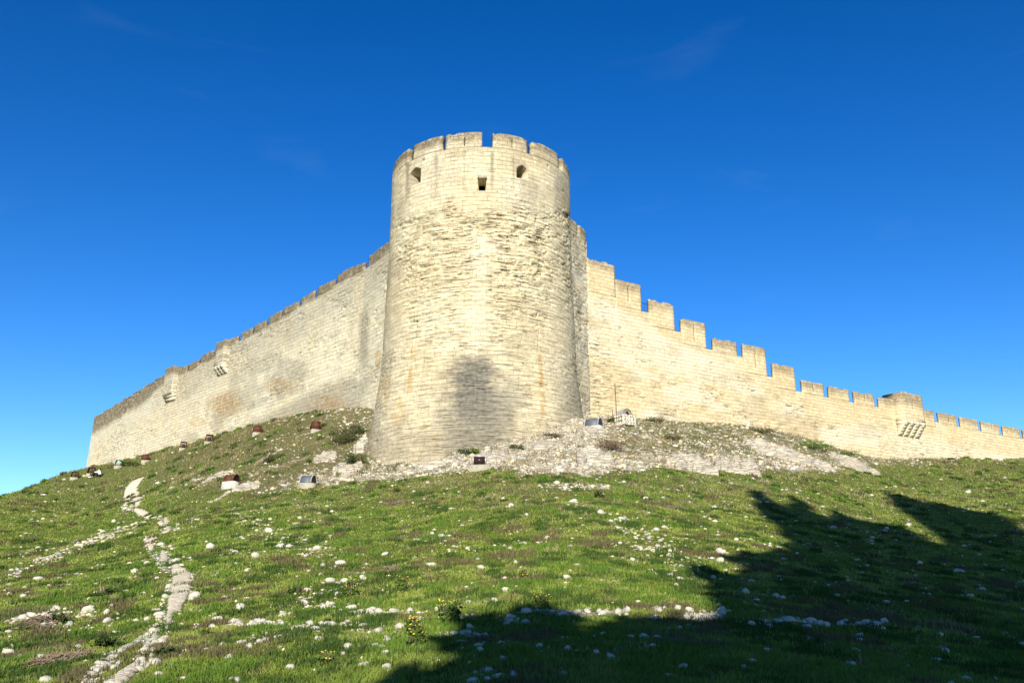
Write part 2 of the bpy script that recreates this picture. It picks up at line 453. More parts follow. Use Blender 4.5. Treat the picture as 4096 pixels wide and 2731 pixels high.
# left skyline, crest then falling away
for px, py, r in ((0, 1990, 88), (150, 1938, 94), (300, 1908, 99), (-250, 2075, 80), (-600, 2180, 72)):
    d = ray(px, py); h = d[:2] / np.linalg.norm(d[:2]); te = d[2] / np.linalg.norm(d[:2])
    add_c((h[0] * r, h[1] * r, CAMZ + te * r))
    for k in (1.35, 1.8):
        add_c((h[0] * r * k, h[1] * r * k, CAMZ + te * r * (1 - 0.35 * (k - 1) / 0.35 * 0.5)))
    for k in (0.2, 0.4, 0.6, 0.8):
        add_c((h[0] * r * k, h[1] * r * k, (CAMZ + te * r) * float(prof(k))))
# platform behind the walls
for x, y, z in base_right[::3] + base_left[2::3]:
    add_c((x * 1.25, y * 1.25, z + 0.3)); 
for x, y in ((-40, -30), (0, -30), (40, -30), (-30, 0), (-12, 0), (0, 0), (12, 0), (30, 0), (60, 10), (-60, 10), (90, 40), (-90, 40)):
    add_c((x, y, 0.0 if abs(x) < 50 else 1.0))
CP = np.array(ctrl)
def _tps_k(d2): return 0.5 * d2 * np.log(np.maximum(d2, 1e-9))
_n = len(CP)
_d2 = ((CP[:, None, :2] - CP[None, :, :2]) ** 2).sum(-1)
_A = np.zeros((_n + 3, _n + 3)); _A[:_n, :_n] = _tps_k(_d2) + np.eye(_n) * 0.6
_A[:_n, _n] = 1; _A[:_n, _n + 1:] = CP[:, :2]; _A[_n, :_n] = 1; _A[_n + 1:, :_n] = CP[:, :2].T
_W = np.linalg.solve(_A, np.concatenate([CP[:, 2], np.zeros(3)]))
def H0(x, y):
    x = np.asarray(x, float); y = np.asarray(y, float); sh = x.shape; x = x.ravel(); y = y.ravel()
    out = np.empty_like(x)
    for i in range(0, len(x), 20000):
        a = x[i:i + 20000]; b = y[i:i + 20000]
        d2 = (a[:, None] - CP[None, :, 0]) ** 2 + (b[:, None] - CP[None, :, 1]) ** 2
        out[i:i + 20000] = _tps_k(d2) @ _W[:_n] + _W[_n] + _W[_n + 1] * a + _W[_n + 2] * b
    r = np.hypot(x, y - 40)
    w = sst(105, 190, r)
    out = np.clip(out, -6, 24)
    out = out * (1 - w) + (-4.0) * w
    return out.reshape(sh)
# painted cover masks, authored by where things lie on the hillside
LOWB = np.array([(-4000, 1990), (650, 1945), (850, 1965), (1000, 1975), (1230, 1945), (1500, 1928), (1750, 1900), (1950, 1878), (2150, 1905), (2400, 1905), (2650, 1885), (3000, 1893), (3250, 1895), (3400, 1878), (3700, 1868), (4096, 1852), (9000, 1845)], float)
def rock_mask(px, py):
    lb = np.interp(px, LOWB[:, 0], LOWB[:, 1]) + 14 * (vn(px / 60, px * 0 + 3.3, 5) - 0.5) * 2
    a = sst(10, -22, py - lb)
    dens = np.interp(px, (200, 700, 1000, 1150, 1400, 1900, 2300, 2700, 3200, 3500, 4100), (0.0, 0.14, 0.28, 0.5, 0.72, 0.72, 0.78, 0.70, 0.72, 0.48, 0.15))
    up = np.interp(px, (1000, 1450, 2300, 2500, 3000, 4100), (0.25, 0.5, 1.0, 0.62, 0.60, 0.6))
    dep = sst(0, -110, py - lb)
    m = a * dens * (1 - dep * (1 - up))
    # diagonal ledges left of the tower
    for (x0, y0, x1, y1, w, k) in ((770, 1928, 900, 1890, 9, 0.75), (840, 2012, 1010, 1935, 10, 0.85), (1010, 1860, 1130, 1790, 12, 0.6), (1000, 1900, 1230, 1830, 16, 0.45)):
        t_ = np.clip(((px - x0) * (x1 - x0) + (py - y0) * (y1 - y0)) / ((x1 - x0) ** 2 + (y1 - y0) ** 2), 0, 1)
        d = np.hypot(px - x0 - t_ * (x1 - x0), (py - y0 - t_ * (y1 - y0)) * 1.6)
        m = np.maximum(m, k * sst(w, w * 0.3, d))
    # stony strips in the turf
    for (x0, y0, x1, y1, w, k) in ((50, 2290, 560, 2095, 26, 0.36), (880, 2490, 1420, 2500, 15, 0.50), (1430, 2440, 2050, 2480, 22, 0.36), (1760, 2530, 1950, 2535, 12, 0.6), (2080, 2450, 2500, 2440, 22, 0.55),
                                   (2380, 2545, 2720, 2545, 14, 0.5), (2750, 2460, 2900, 2468, 22, 0.75), (3000, 2500, 3500, 2500, 20, 0.5), (2180, 1950, 2420, 1955, 20, 0.45),
                                   (60, 2500, 360, 2460, 24, 0.45), (1400, 2540, 1640, 2530, 14, 0.5), (2500, 2120, 2760, 2260, 60, 0.25), (1000, 2050, 1300, 2250, 80, 0.17)):
        t_ = np.clip(((px - x0) * (x1 - x0) + (py - y0) * (y1 - y0)) / ((x1 - x0) ** 2 + (y1 - y0) ** 2), 0, 1)
        d = np.hypot((px - x0 - t_ * (x1 - x0)) * 0.6, (py - y0 - t_ * (y1 - y0)))
        m = np.maximum(m, k * sst(w, w * 0.2, d))
    return m
def brown_mask(px, py):
    lb = np.interp(px, LOWB[:, 0], LOWB[:, 1])
    a = sst(25, -30, py - lb) * np.interp(px, (250, 500, 800, 1400, 3000, 3600, 4096), (0.15, 0.4, 0.85, 0.95, 0.9, 0.7, 0.6))
    b = 0.10 * sst(0.50, 0.66, fbm(px / 160, py / 40, 31)) + 0.35 * sst(2150, 1900, py)
    c = 0
    for (x, y, rx, ry, k) in ((120, 2480, 160, 38, 0.9), (230, 2610, 130, 75, 0.95), (700, 2330, 160, 60, 0.3)):
        c = np.maximum(c, k * sst(1.15, 0.6, np.hypot((px - x) / rx, (py - y) / ry)))
    return np.clip(np.maximum(np.maximum(a, b), c), 0, 1)
def bump_h(x, y):
    return 0.22 * (fbm(x / 3.1, y / 3.1, 3, 4) - 0.5) + 0.07 * (fbm(x / 0.8, y / 0.8, 9, 3) - 0.5)
def H(x, y, want=False):
    z = H0(x, y)
    px, py = proj(x, y, z)
    rk = rock_mask(px, py)
    z2 = z + bump_h(x, y) * np.clip(np.hypot(x, y) / 12, 0.3, 1.2) + np.clip((np.hypot(x, y) - 28) / 15, 0, 1) * rk * (0.6 * (fbm(x / 1.5, y / 1.5, 40, 5) - 0.5) + 0.28 * np.abs(fbm(x / 0.55, y / 0.55, 44, 3) - 0.5))
    if want: return z2, px, py, rk
    return z2
def g(px, py):
    """where the view ray through a pixel meets the smooth hillside"""
    d = ray(px, py); h = math.hypot(d[0], d[1]); d = d / h
    rs = np.arange(3, 140, 0.25)
    zz = H(d[0] * rs, d[1] * rs) - (CAMZ + d[2] * rs)
    i = np.argmax(zz > 0)
    if zz[i] <= 0: i = len(rs) - 1
    if i > 0 and zz[i] > 0:
        f = zz[i - 1] / (zz[i - 1] - zz[i]); r = rs[i - 1] + f * 0.25
    else: r = rs[i]
    x, y = d[0] * r, d[1] * r
    return np.array([x, y, float(H(np.array([x]), np.array([y]))[0])])

PATHS = [([(551, 1918), (530, 1945), (524, 1969), (545, 1992), (530, 2015), (516, 2034)], 0.32), ([(516, 2034), (590, 2062), (650, 2070)], 0.12),
         ([(655, 2073), (660, 2098), (690, 2121), (640, 2135), (597, 2150), (612, 2180), (630, 2205), (660, 2245), (688, 2279), (726, 2302), (724, 2340), (716, 2375), (690, 2420), (668, 2450)], 0.12),
         ([(668, 2450), (660, 2490), (645, 2523), (622, 2564), (600, 2610), (571, 2654), (520, 2690), (476, 2719), (440, 2760)], 0.062),
         ([(585, 2545), (520, 2590), (452, 2624), (420, 2660), (387, 2695), (350, 2740)], 0.045)]
PW = []
for pts, w in PATHS:
    PW.append((np.array([g(*p)[:2] for p in pts]), w))
def path_mask(x, y):
    m = np.zeros_like(x)
    sel = (x < 2) & (y > 3) & (y < 110)
    xs = x[sel]; ys = y[sel]; mm = np.zeros_like(xs)
    for P_, w in PW:
        for i in range(len(P_) - 1):
            a = P_[i]; b = P_[i + 1]; d = b - a; L2 = d @ d + 1e-9
            t_ = np.clip(((xs - a[0]) * d[0] + (ys - a[1]) * d[1]) / L2, 0, 1)
            q = np.hypot(xs - a[0] - t_ * d[0], ys - a[1] - t_ * d[1])
            ww = w * (1 + 0.02 * 0)
            mm = np.maximum(mm, sst(ww * 2.0, ww * 0.9, q))
    rr_ = np.hypot(xs, ys); fq = 26 / np.clip(rr_, 9, 60)
    mm = np.clip(mm * (1.15 - 0.95 * sst(0.52, 0.66, fbm(xs * 1.7 * fq, ys * 0.9 * fq, 61, 4))), 0, 1)
    m[sel] = mm; return m

# ground mesh: rings growing outwards, fine where the hillside is seen
r1 = np.concatenate([[0.3, 1, 2, 3, 4, 5], np.geomspace(6, 125, 620), np.geomspace(130, 3500, 40)])
az_f = np.radians(np.arange(-36, 36.01, 0.115)); az_b = np.radians(np.arange(37.5, 323, 3.0))
az = np.concatenate([az_f, az_b]); nA = len(az); nR = len(r1)
RR, AA = np.meshgrid(r1, az, indexing='ij')
GX = RR * np.sin(AA); GY = RR * np.cos(AA)
GZ, gpx, gpy, grk = H(GX.ravel(), GY.ravel(), True)
gbr = brown_mask(gpx, gpy); gpt = path_mask(GX.ravel(), GY.ravel())
GZ = GZ + 0.05 * gpt
idx = np.arange(nR * nA).reshape(nR, nA)
a_ = idx[:-1, :]; b_ = idx[1:, :]
GF = np.stack([a_, np.roll(a_, -1, 1), np.roll(b_, -1, 1), b_], -1).reshape(-1, 4)
gm_ = mesh_np('ground', np.stack([GX.ravel(), GY.ravel(), GZ], -1), GF, attrs={'rock': grk, 'brown': gbr, 'path': gpt}, smooth=True)
# close the middle
ground = link('ground', gm_, M_GROUND); tag(ground, kind='structure')
print('GROUND', len(GX.ravel()))

# ------------------------------------------------------------------ masonry builders
def ensure_attrs(n, **k):
    d = {q: np.zeros(n) for q in ('erode', 'dark', 'ochre', 'grime', 'pale')}
    for a, v in k.items(): d[a] = v
    return d

def cut_block(name, f, sb, zb, hole, thick, mat, parent, field, uoff=0.0, chamfer=0.05, maxs=0.16, jit=0.022, seed=1):
    """a block of masonry in wall coordinates: sb/zb break lists, hole(i,j) cells left open (loopholes)"""
    def sub(bk):
        out = []; own = []
        for i in range(len(bk) - 1):
            n = max(1, int(math.ceil((bk[i + 1] - bk[i]) / maxs)))
            for k in range(n): out.append(bk[i] + (bk[i + 1] - bk[i]) * k / n); own.append(i)
        out.append(bk[-1]); return np.array(out), own
    S, so = sub(sb); Z, zo = sub(zb)
    ns, nz = len(S), len(Z)
    solid = np.ones((ns - 1, nz - 1), bool)
    for i in range(ns - 1):
        for j in range(nz - 1):
            if hole and hole(so[i], zo[j]): solid[i, j] = False
    SS, ZZ = np.meshgrid(S, Z, indexing='ij')
    js = (vn(SS * 3 + 7, ZZ * 3, seed) - 0.5) * 2 * jit; jz = (vn(SS * 3, ZZ * 3 + 5, seed + 3) - 0.5) * 2 * jit
    top = (ZZ >= Z[-1] - 1e-6)
    side = (SS <= S[0] + 1e-6) | (SS >= S[-1] - 1e-6)
    depf = np.where(top, chamfer, 0.0) + np.where(side, chamfer * 0.4, 0.0) + (vn(SS * 2.5, ZZ * 4, seed + 9)) * 0.02 * (ZZ > Z[0] + 0.2)
    Zt = ZZ + jz * (ZZ > Z[0] + 1e-6)
    nib = np.where(top, -0.16 * sst(0.56, 0.68, fbm(SS * 1.6, SS * 0 + seed, seed + 5, 3)), 0.0)
    Zt = Zt + nib
    n = ns * nz
    Vf = f(SS + js, Zt, depf); Vb = f(SS + js, Zt - np.where(top, 0.0, 0.0), np.full_like(SS, thick))
    V = np.concatenate([Vf.reshape(-1, 3), Vb.reshape(-1, 3)])
    id_ = np.arange(n).reshape(ns, nz); F = []
    for i in range(ns - 1):
        for j in range(nz - 1):
            if not solid[i, j]: continue
            a, b, c, d = id_[i, j], id_[i + 1, j], id_[i + 1, j + 1], id_[i, j + 1]
            F.append((a, b, c, d)); F.append((a + n, d + n, c + n, b + n))
            if i == 0 or not solid[i - 1, j]: F.append((a, d, d + n, a + n))
            if i == ns - 2 or not solid[i + 1, j]: F.append((b, b + n, c + n, c))
            if j == nz - 2 or not solid[i, j + 1]: F.append((d, c, c + n, d + n))
            if j == 0 or not solid[i, j - 1]: F.append((a, a + n, b + n, b))
    uv = np.stack([SS.ravel() + uoff, ZZ.ravel()], -1); uvb = uv + np.array([thick, 0])
    at = field(SS.ravel(), ZZ.ravel()); at = {k: np.concatenate([v, v]) for k, v in at.items()}
    me = mesh_np(name, V, np.array(F), uv=np.concatenate([uv, uvb]), attrs=at)
    return link(name, me, mat, parent)

def erosion(S, Z, er, seed, amp=0.16):
    """real relief: eroded beds cut back course by course"""
    row = np.floor(Z / 0.14)
    a = _h(np.floor(S / 0.66 + row * 0.37), row, seed); b = _h(np.floor(S / 0.31 + row * 0.61), row, seed + 5)
    e = vn(S * 5.0, Z * 9.0, seed + 7); big = fbm(S * 0.55, Z * 0.8, seed + 9, 3)
    f = sst(0.52, 0.66, a * 0.42 + b * 0.25 + e * 0.15 + (big - 0.5) * 0.8 + 0.08 + 0.26 * (er - 0.5))
    c = fbm(S * 0.9, Z * 0.9, seed + 11, 4)
    return er * (amp * f) + 0.035 * vn(S / 0.62 * 1.0 + np.floor(Z / 0.285) * 0.5, Z / 0.285, seed + 2) + er * 0.05 * sst(0.5, 0.7, c)

# ------------------------------------------------------------------ round tower
tw = empty('round_tower', (TC[0], TC[1], 8.5), 'big round limestone tower with battlements at the corner of the fort', 'tower')
TWI = Matrix.Translation((-TC[0], -TC[1], -8.5))
def th_of(px, py):
    p = tower_P(px, py); return math.atan2(p[0] - TC[0], -(p[1] - TC[1])), float(p[2])   # 0 faces the camera, + right
_, ZS = th_of(1950, 588.7)
_, ZTOP = th_of(1925, 527)
print('tower sill, top', ZS, ZTOP)
def towP(S, Z, dep):
    th = S / TR
    r = tower_r(Z) - dep
    return np.stack([r * np.sin(th), -r * np.cos(th), Z - 8.5], -1)

def tfield(S, Z):
    th = S / TR
    x = TC[0] + tower_r(Z) * np.sin(th); y = TC[1] - tower_r(Z) * np.cos(th)
    px, py = proj(x, y, Z)
    er = sst(770, 880, py + 60 * (vn(px / 90, py * 0, 3) - 0.5) * 2 - 18) * (0.55 + 0.45 * sst(1500, 1250, py)) * (0.62 + 0.5 * sst(0.35, 0.6, fbm(px / 110, py / 45, 7)))
    er *= 1 - 0.75 * sst(70, 20, np.abs(px - 1915 + 10 * np.sin(py / 60))) * sst(880, 980, py) * sst(1450, 1350, py)
    er = er * (0.66 + 0.42 * sst(830, 880, py) * sst(1260, 1080, py + 90 * (fbm(px / 90, py / 50, 78) - 0.5)))
    er = er * sst(1570, 1660, px + 20) * (1 - 0.5 * sst(2150, 2260, px))
    er = np.maximum(er, 0.30 * sst(1360, 1440, py))
    er = np.maximum(er, 0.10)
    hot = sst(820, 870, py) * sst(1150, 950, py) * sst(0.42, 0.55, fbm(px / 70, py / 40, 77))
    er = np.clip(er + 0.45 * hot * sst(1640, 1720, px), 0, 1.3)
    # black seepage stain at the foot
    dx = (px - (1895 + (py - 1600) * 0.02)) / np.interp(py, (1400, 1500, 1700, 1850), (90, 128, 160, 210))
    dk = sst(1.25, 0.25, np.hypot(dx, sst(1480, 1390, py) * 0.7) + 0.7 * (fbm(px / 45, py / 14, 14) - 0.5)) * sst(1395, 1440, py + 30 * (fbm(px / 25, py / 90, 15) - 0.5))
    dk = dk * np.interp(py, (1400, 1500, 1650, 1740, 1850), (0.8, 0.95, 0.9, 0.7, 0.55))
    dk = np.maximum(dk, 0.50 * sst(2210, 2300, px + 60 * (fbm(px / 60, py / 60, 16) - 0.5)) * sst(1380, 1600, py))
    dk = np.maximum(dk, 0.42 * sst(1590, 1480, px + 50 * (fbm(px / 60, py / 60, 18) - 0.5)) * sst(1560, 1700, py))
    dk = np.maximum(dk, 0.38 * sst(1640, 1760, py + 80 * (fbm(px / 80, py / 60, 19) - 0.5)))
    dk = np.maximum(dk, 0.80 * sst(1.2, 0.2, np.abs((px - 1910) / 230) + 0.5 * (fbm(px / 40, py / 70, 88) - 0.5)) * sst(1450, 1600, py + 60 * (fbm(px / 30, py / 90, 89) - 0.5)))
    # grey drips under the battlements and openings
    for (x0, y0, x1, wd, k) in ((1630, 640, 1630, 14, 0.65), (1968, 600, 1968, 10, 0.55), (1745, 600, 1750, 12, 0.35), (2095, 640, 2100, 16, 0.35), (2055, 590, 2052, 7, 0.5), (2130, 700, 2190, 34, 0.28), (2240, 700, 2262, 30, 0.42), (1858, 590, 1856, 7, 0.4)):
        dk = np.maximum(dk, k * sst(wd, wd * 0.25, np.abs(px - x0) + 10 * (fbm(px / 20, py / 30, 22) - 0.5)) * sst(y0, y0 + 12, py) * sst(y0 + 240, y0 + 60, py))
    # ochre streaks
    oc = 0.95 * sst(12, 5, np.abs(px - np.interp(py, (1400, 1680), (2158, 2176)))) * sst(1395, 1440, py) * sst(1680, 1640, py)
    oc = np.maximum(oc, 0.75 * sst(12, 4, np.abs(px - np.interp(py, (1370, 1580), (1652, 1632)))) * sst(1365, 1400, py) * sst(1600, 1560, py))
    oc = np.maximum(oc, 0.55 * sst(1.3, 0.4, np.hypot((px - 1535) / 32, (py - 1555) / 70)))
    oc = np.maximum(oc, 0.55 * sst(1.3, 0.4, np.hypot((px - 1590) / 30, (py - 1660) / 75)))
    oc = np.maximum(oc, 0.40 * sst(1570, 1552, px) * sst(950, 1050, py) * sst(1450, 1300, py))
    oc = np.maximum(oc, 0.14 * sst(0.5, 0.7, fbm(px / 120, py / 120, 25)))
    gr = sst(ZS + 0.1, ZS + 0.75, Z + 0.45 * (fbm(S * 0.9, Z * 0.9, 5) - 0.5)) * np.interp(th, (-1.6, -0.6, -0.2, 0.5, 1.6), (1.0, 1.0, 0.85, 0.85, 1.0))
    gr = np.maximum(gr, 0.35 * sst(ZS - 1.2, ZS, Z) * sst(0.5, 0.62, fbm(S * 0.6, Z * 0.3, 52)))
    gr = np.maximum(gr, 0.30 * sst(0.55, 0.75, fbm(S * 0.5, Z * 0.5, 27)))
    pl = 0.55 * sst(0.45, 0.62, fbm(S * 0.35, Z * 0.35, 29)) * sst(900, 700, py) + 0.18 * sst(880, 960, py) * sst(60, 15, np.abs(px - 1915))
    return ensure_attrs(len(S), erode=er, dark=np.clip(dk, 0, 1), ochre=np.clip(oc, 0, 1), grime=np.clip(gr, 0, 1), pale=np.clip(pl, 0, 1))

th_f = np.arange(-1.86, 1.861, 0.05 / TR); th_b = np.linspace(1.86, 2 * math.pi - 1.86, 64)[1:-1]
th = np.concatenate([th_f, th_b]); zr = np.append(np.arange(5.0, ZS, 0.05), ZS)
TH, ZZ = np.meshgrid(th, zr, indexing='ij'); SS = TH * TR
fld = tfield(SS.ravel(), ZZ.ravel())
dep = erosion(SS, ZZ, fld['erode'].reshape(SS.shape), 60, 0.125)
front = (np.abs(TH) < 1.83)
dep = dep * front * sst(0, 0.3, ZS - ZZ)
# openings under the battlements: (centre px, half width m, z bottom, z top, arch?)
def opening(u0, u1, v0, v1, arch, depth, dep):
    tl, _a = th_of(*z1(u0, (v0 + v1) / 2)); tr, _b = th_of(*z1(u1, (v0 + v1) / 2))
    um = (u0 + u1) / 2
    _c, zt = th_of(*z1(um, v0)); _d, zb_ = th_of(*z1(um, v1))
    c = (tl + tr) / 2; hw = (tr - tl) / 2
    q = (TH - c) / hw
    topz = zt - (0.24 * q * q if arch else 0 * q)
    ins = (np.abs(q) < 1) & (ZZ > zb_) & (ZZ < topz)
    return np.where(ins, depth, dep), (c, hw, zb_, zt)
dep, oA = opening(494, 588, 468, 600, True, 1.1, dep)
dep, oB = opening(1400, 1484, 446, 550, True, 1.1, dep)
dep, oC = opening(1073, 1137, 550, 652, False, 1.1, dep)
print('openings', oA, oB, oC)
# two putlog holes
for (u, v) in ((1785, 660), (1660, 445), (610, 395)):
    a, z_ = th_of(*z1(u, v)); dep = np.where((np.abs(TH - a) < 0.09 / TR) & (np.abs(ZZ - z_) < 0.09), 0.45, dep)
# two vertical settlement cracks
for (xp, y0, y1) in ((1656, 1240, 1400), (2158, 1250, 1400)):
    a, z0_ = th_of(xp, y1); _q, z1_ = th_of(xp, y0)
    dep = np.where((np.abs(TH - a - 0.006 * np.sin(ZZ * 3)) < 0.03 / TR) & (ZZ > z0_) & (ZZ < z1_), dep + 0.15, dep)
V = towP(SS, ZZ, dep)
nt_, nz_ = TH.shape
inner = np.stack([(TR - 1.1) * np.sin(th), -(TR - 1.1) * np.cos(th), np.full(nt_, ZS - 8.5)], -1)
inner2 = inner.copy(); inner2[:, 2] = ZS - 1.1 - 8.5
V = np.concatenate([V, inner[:, None, :], inner2[:, None, :]], 1); nz2 = nz_ + 2
id_ = np.arange(nt_ * nz2).reshape(nt_, nz2); nx = np.roll(id_, -1, 0)
F = np.stack([id_[:, :-1], nx[:, :-1], nx[:, 1:], id_[:, 1:]], -1).reshape(-1, 4)
dpf = np.concatenate([dep, np.zeros((nt_, 2))], 1).ravel(); F = F[~(dpf[F] > 1.05).all(1)]     # the openings lead into the dark hollow tower
UVs = np.stack([SS, ZZ], -1); UVs = np.concatenate([UVs, UVs[:, -1:] + [0, 0.5], UVs[:, -1:] + [0, 1.0]], 1)
fa = {k: np.concatenate([v.reshape(nt_, nz_), v.reshape(nt_, nz_)[:, -1:], v.reshape(nt_, nz_)[:, -1:]], 1).ravel() for k, v in fld.items()}
me = mesh_np('tower_wall', V.reshape(-1, 3), F, uv=UVs.reshape(-1, 2), attrs=fa)
link('tower_wall', me, M_TOWER, tw)
# roof walk
n_ = 48; Vr = [(0, 0, ZS - 1.15 - 8.5)] + [((TR - 1.05) * math.sin(2 * math.pi * i / n_), (TR - 1.05) * math.cos(2 * math.pi * i / n_), ZS - 1.15 - 8.5) for i in range(n_)]
link('tower_roof', mesh_np('tower_roof', Vr, [(0, 1 + i, 1 + (i + 1) % n_) for i in range(n_)]), M_ROOF, tw)
# merlons
def tth(u, v): return th_of(*z1(u, v))[0]
mer = [(tth(800, 322), tth(1103, 290), True), (tth(1197, 300), tth(1482, 345), True), (tth(1524, 375), tth(1747, 480), False), (tth(524, 400), tth(765, 325), False)]
mer.append((tth(1747, 480) + 0.10, tth(1747, 480) + 0.50, False)); mer.append((tth(524, 400) - 0.10 - 0.42, tth(524, 400) - 0.085, False))
lo, hi = mer[-1][0] + 2 * math.pi, mer[-2][1]
per = (lo - hi) / 7
for i in range(7):
    mer.append((hi + per * i + 0.10, hi + per * (i + 1) - (0.0 if i < 6 else 0.10), False))
for k, (a, b, slit) in enumerate(mer):
    s0, s1 = a * TR, b * TR
    if slit:
        c = (tth(957, 260) if k == 0 else tth(1360, 285)) * TR
        sb = [s0, c - 0.045, c + 0.045, s1]; zb = [ZS, ZS + 0.07, ZS + 0.78, ZTOP]; hole = lambda i, j: i == 1 and j == 1
    else:
        sb = [s0, s1]; zb = [ZS, ZTOP]; hole = None
    cut_block('merlon', towP, sb, zb, hole, 0.46, M_TOWER, tw, tfield, seed=100 + k)
# lining of the openings: sloping sills and reveal stones
lt = oC
Vb, Fb = boxmesh([(0, 0, 0, 0.62, 0.16, 0.22, 0, 0.8)])
o = link('lintel', mesh_np('lintel', Vb, Fb), M_CONC, tw)
c_ = lt[0]; o.location = ((tower_r(lt[3]) - 0.02) * math.sin(c_), -(tower_r(lt[3]) - 0.02) * math.cos(c_), lt[3] + 0.10 - 8.5); o.rotation_euler = (0, 0, c_)

# ------------------------------------------------------------------ curtain walls
def build_face(name, W, s0, s1, zbot, ztop_pts, mat, parent, field, thick=1.4, ds=0.07, seed=80, amp=0.10, extra_cols=(), holes=(), batter=None):
    """ztop_pts: list of (s_from, s_to, z) stepped top; wall face with real relief"""
    cols = set(np.round(np.arange(s0, s1, ds), 4).tolist() + [s0, s1])
    for a, b, _ in ztop_pts:
        for q in (a, b):
            for e in (-0.012, 0.012):
                if s0 < q + e < s1: cols.add(round(q + e, 4))
    S = np.array(sorted(cols))
    zt = np.full(len(S), min(z for _, _, z in ztop_pts))
    for a, b, z in ztop_pts: zt[(S >= a) & (S <= b)] = z
    nrow = int((zt.max() - zbot) / ds) + 1
    Zc = np.linspace(zbot, zt.max(), nrow)
    SS = np.repeat(S[:, None], nrow, 1); ZZ = np.minimum(np.repeat(Zc[None, :], len(S), 0), zt[:, None])
    fld = field(SS.ravel(), ZZ.ravel())
    er = fld['erode'].reshape(SS.shape)
    dep = erosion(SS, ZZ, er, seed, amp) * sst(0, 0.25, zt[:, None] - ZZ)
    for (hs_, hz, hw, hh, hd) in holes:
        dep = np.where((np.abs(SS - hs_) < hw) & (np.abs(ZZ - hz) < hh), hd, dep)
    Sx = SS + (batter(SS, ZZ) if batter else 0)
    V = W.P(Sx, ZZ, dep)
    top = V[:, -1:].copy(); back = W.P(Sx[:, -1:], ZZ[:, -1:], np.full((len(S), 1), thick)); bot = W.P(Sx[:, :1], ZZ[:, :1], np.full((len(S), 1), thick))
    V = np.concatenate([V, back, bot], 1); n2 = nrow + 2
    id_ = np.arange(len(S) * n2).reshape(len(S), n2)
    F = np.stack([id_[:-1, :-1], id_[1:, :-1], id_[1:, 1:], id_[:-1, 1:]], -1).reshape(-1, 4)
    if W.d[0] < 0: F = F[:, ::-1]
    # drop the flattened quads above the stepped top
    Vf = V.reshape(-1, 3)
    ar = np.linalg.norm(np.cross(Vf[F[:, 2]] - Vf[F[:, 0]], Vf[F[:, 3]] - Vf[F[:, 1]]), axis=1)
    F = F[ar > 1e-7]
    caps = []
    for e in (0, len(S) - 1):
        for j in range(nrow - 1):
            pass
    UV = np.stack([SS, ZZ], -1); UV = np.concatenate([UV, UV[:, -1:] + [0, thick], UV[:, :1] + [0, 30]], 1)
    fa = {k: np.concatenate([v.reshape(SS.shape), v.reshape(SS.shape)[:, -1:], v.reshape(SS.shape)[:, :1]], 1).ravel() for k, v in fld.items()}
    # end caps
    Vc = []; Uc = []; Fc = []; base = len(Vf)
    for e, flip in ((0, False), (len(S) - 1, True)):
        zz = ZZ[e]; m = np.unique(zz); sx = Sx[e, :len(m)]
        b0 = base + len(Vc)
        for q, z in enumerate(m):
            sxe = Sx[e, min(q, nrow - 1)]
            for dd in (0.012, thick):
                Vc.append(W.P(np.array([sxe + (0.0)]), np.array([z]), np.array([dd]))[0]); Uc.append((S[e] + dd, z))
        for q in range(len(m) - 1): Fc.append((b0 + 2 * q, b0 + 2 * q + 1, b0 + 2 * q + 3, b0 + 2 * q + 2))
    n_extra = len(Vc)
    Vall = np.concatenate([Vf, np.array(Vc)]); Fall = np.concatenate([F, np.array(Fc)]); Uall = np.concatenate([UV.reshape(-1, 2), np.array(Uc)])
    exf = field(np.array([u[0] for u in Uc]), np.array([u[1] for u in Uc]))
    fa = {k: np.concatenate([fa[k], exf[k]]) for k in fa}
    me = mesh_np(name, Vall, Fall, uv=Uall, attrs=fa)
    return link(name, me, mat, parent)

def lerp_holes(W, pts, hw=0.11, hh=0.11, hd=0.4):
    return [(*W.hit(*p), hw, hh, hd) for p in pts]

# --- right wall
def rfield(W, topf):
    def f(S, Z):
        P3 = W.P(S, Z, np.zeros_like(S)); px, py = proj(P3[:, 0], P3[:, 1], Z)
        tz = topf(S)
        d = tz - Z
        er = 0.06 + 0.35 * sst(0.50, 0.66, fbm(S / 5.0, Z / 2.2, 7)) * sst(2.5, 4.5, d) + 0.5 * sst(0.55, 0.7, fbm(S / 1.7, Z / 1.0, 8)) * sst(2.2, 4.0, d)
        er = np.maximum(er, 0.6 * sst(2560, 2380, px) * sst(3, 6, d) * sst(0.40, 0.55, fbm(S / 2.2, Z / 1.1, 12)))
        dk = 0.20 * sst(0.58, 0.72, fbm(S / 4.0, Z / 1.3, 33)) * sst(2.0, 3.5, d)
        oc = 0.35 * sst(0.52, 0.7, fbm(S / 3.0, Z / 3.0, 35)) * sst(3.2, 1.0, d) + 0.20 * sst(0.5, 0.65, fbm(S / 2.2, Z / 1.4, 36))
        dn = d + 0.8 * (fbm(S * 0.8, Z * 0.5, 38) - 0.5)
        gr = 0.72 * sst(1.25, 0.15, dn)
        pl = 0.75 * sst(0.50, 0.60, fbm(S / 5.5, Z / 1.6, 39)) * sst(3.0, 4.2, d) + 0.5 * sst(3300, 3700, px) * sst(2.8, 3.4, d)
        # pale band of newer stones under the parapet masonry near the tower
        bl = np.interp(px, (2355, 2480, 2560, 2680, 2900), (1200, 1255, 1300, 1385, 1480))
        pl = np.maximum(pl, 0.9 * sst(60, 35, np.abs(py - bl - 20)) * sst(3000, 2800, px))
        return ensure_attrs(len(S), erode=np.clip(er, 0, 1), dark=dk, ochre=oc, grime=gr, pale=np.clip(pl, 0, 1))
    return f

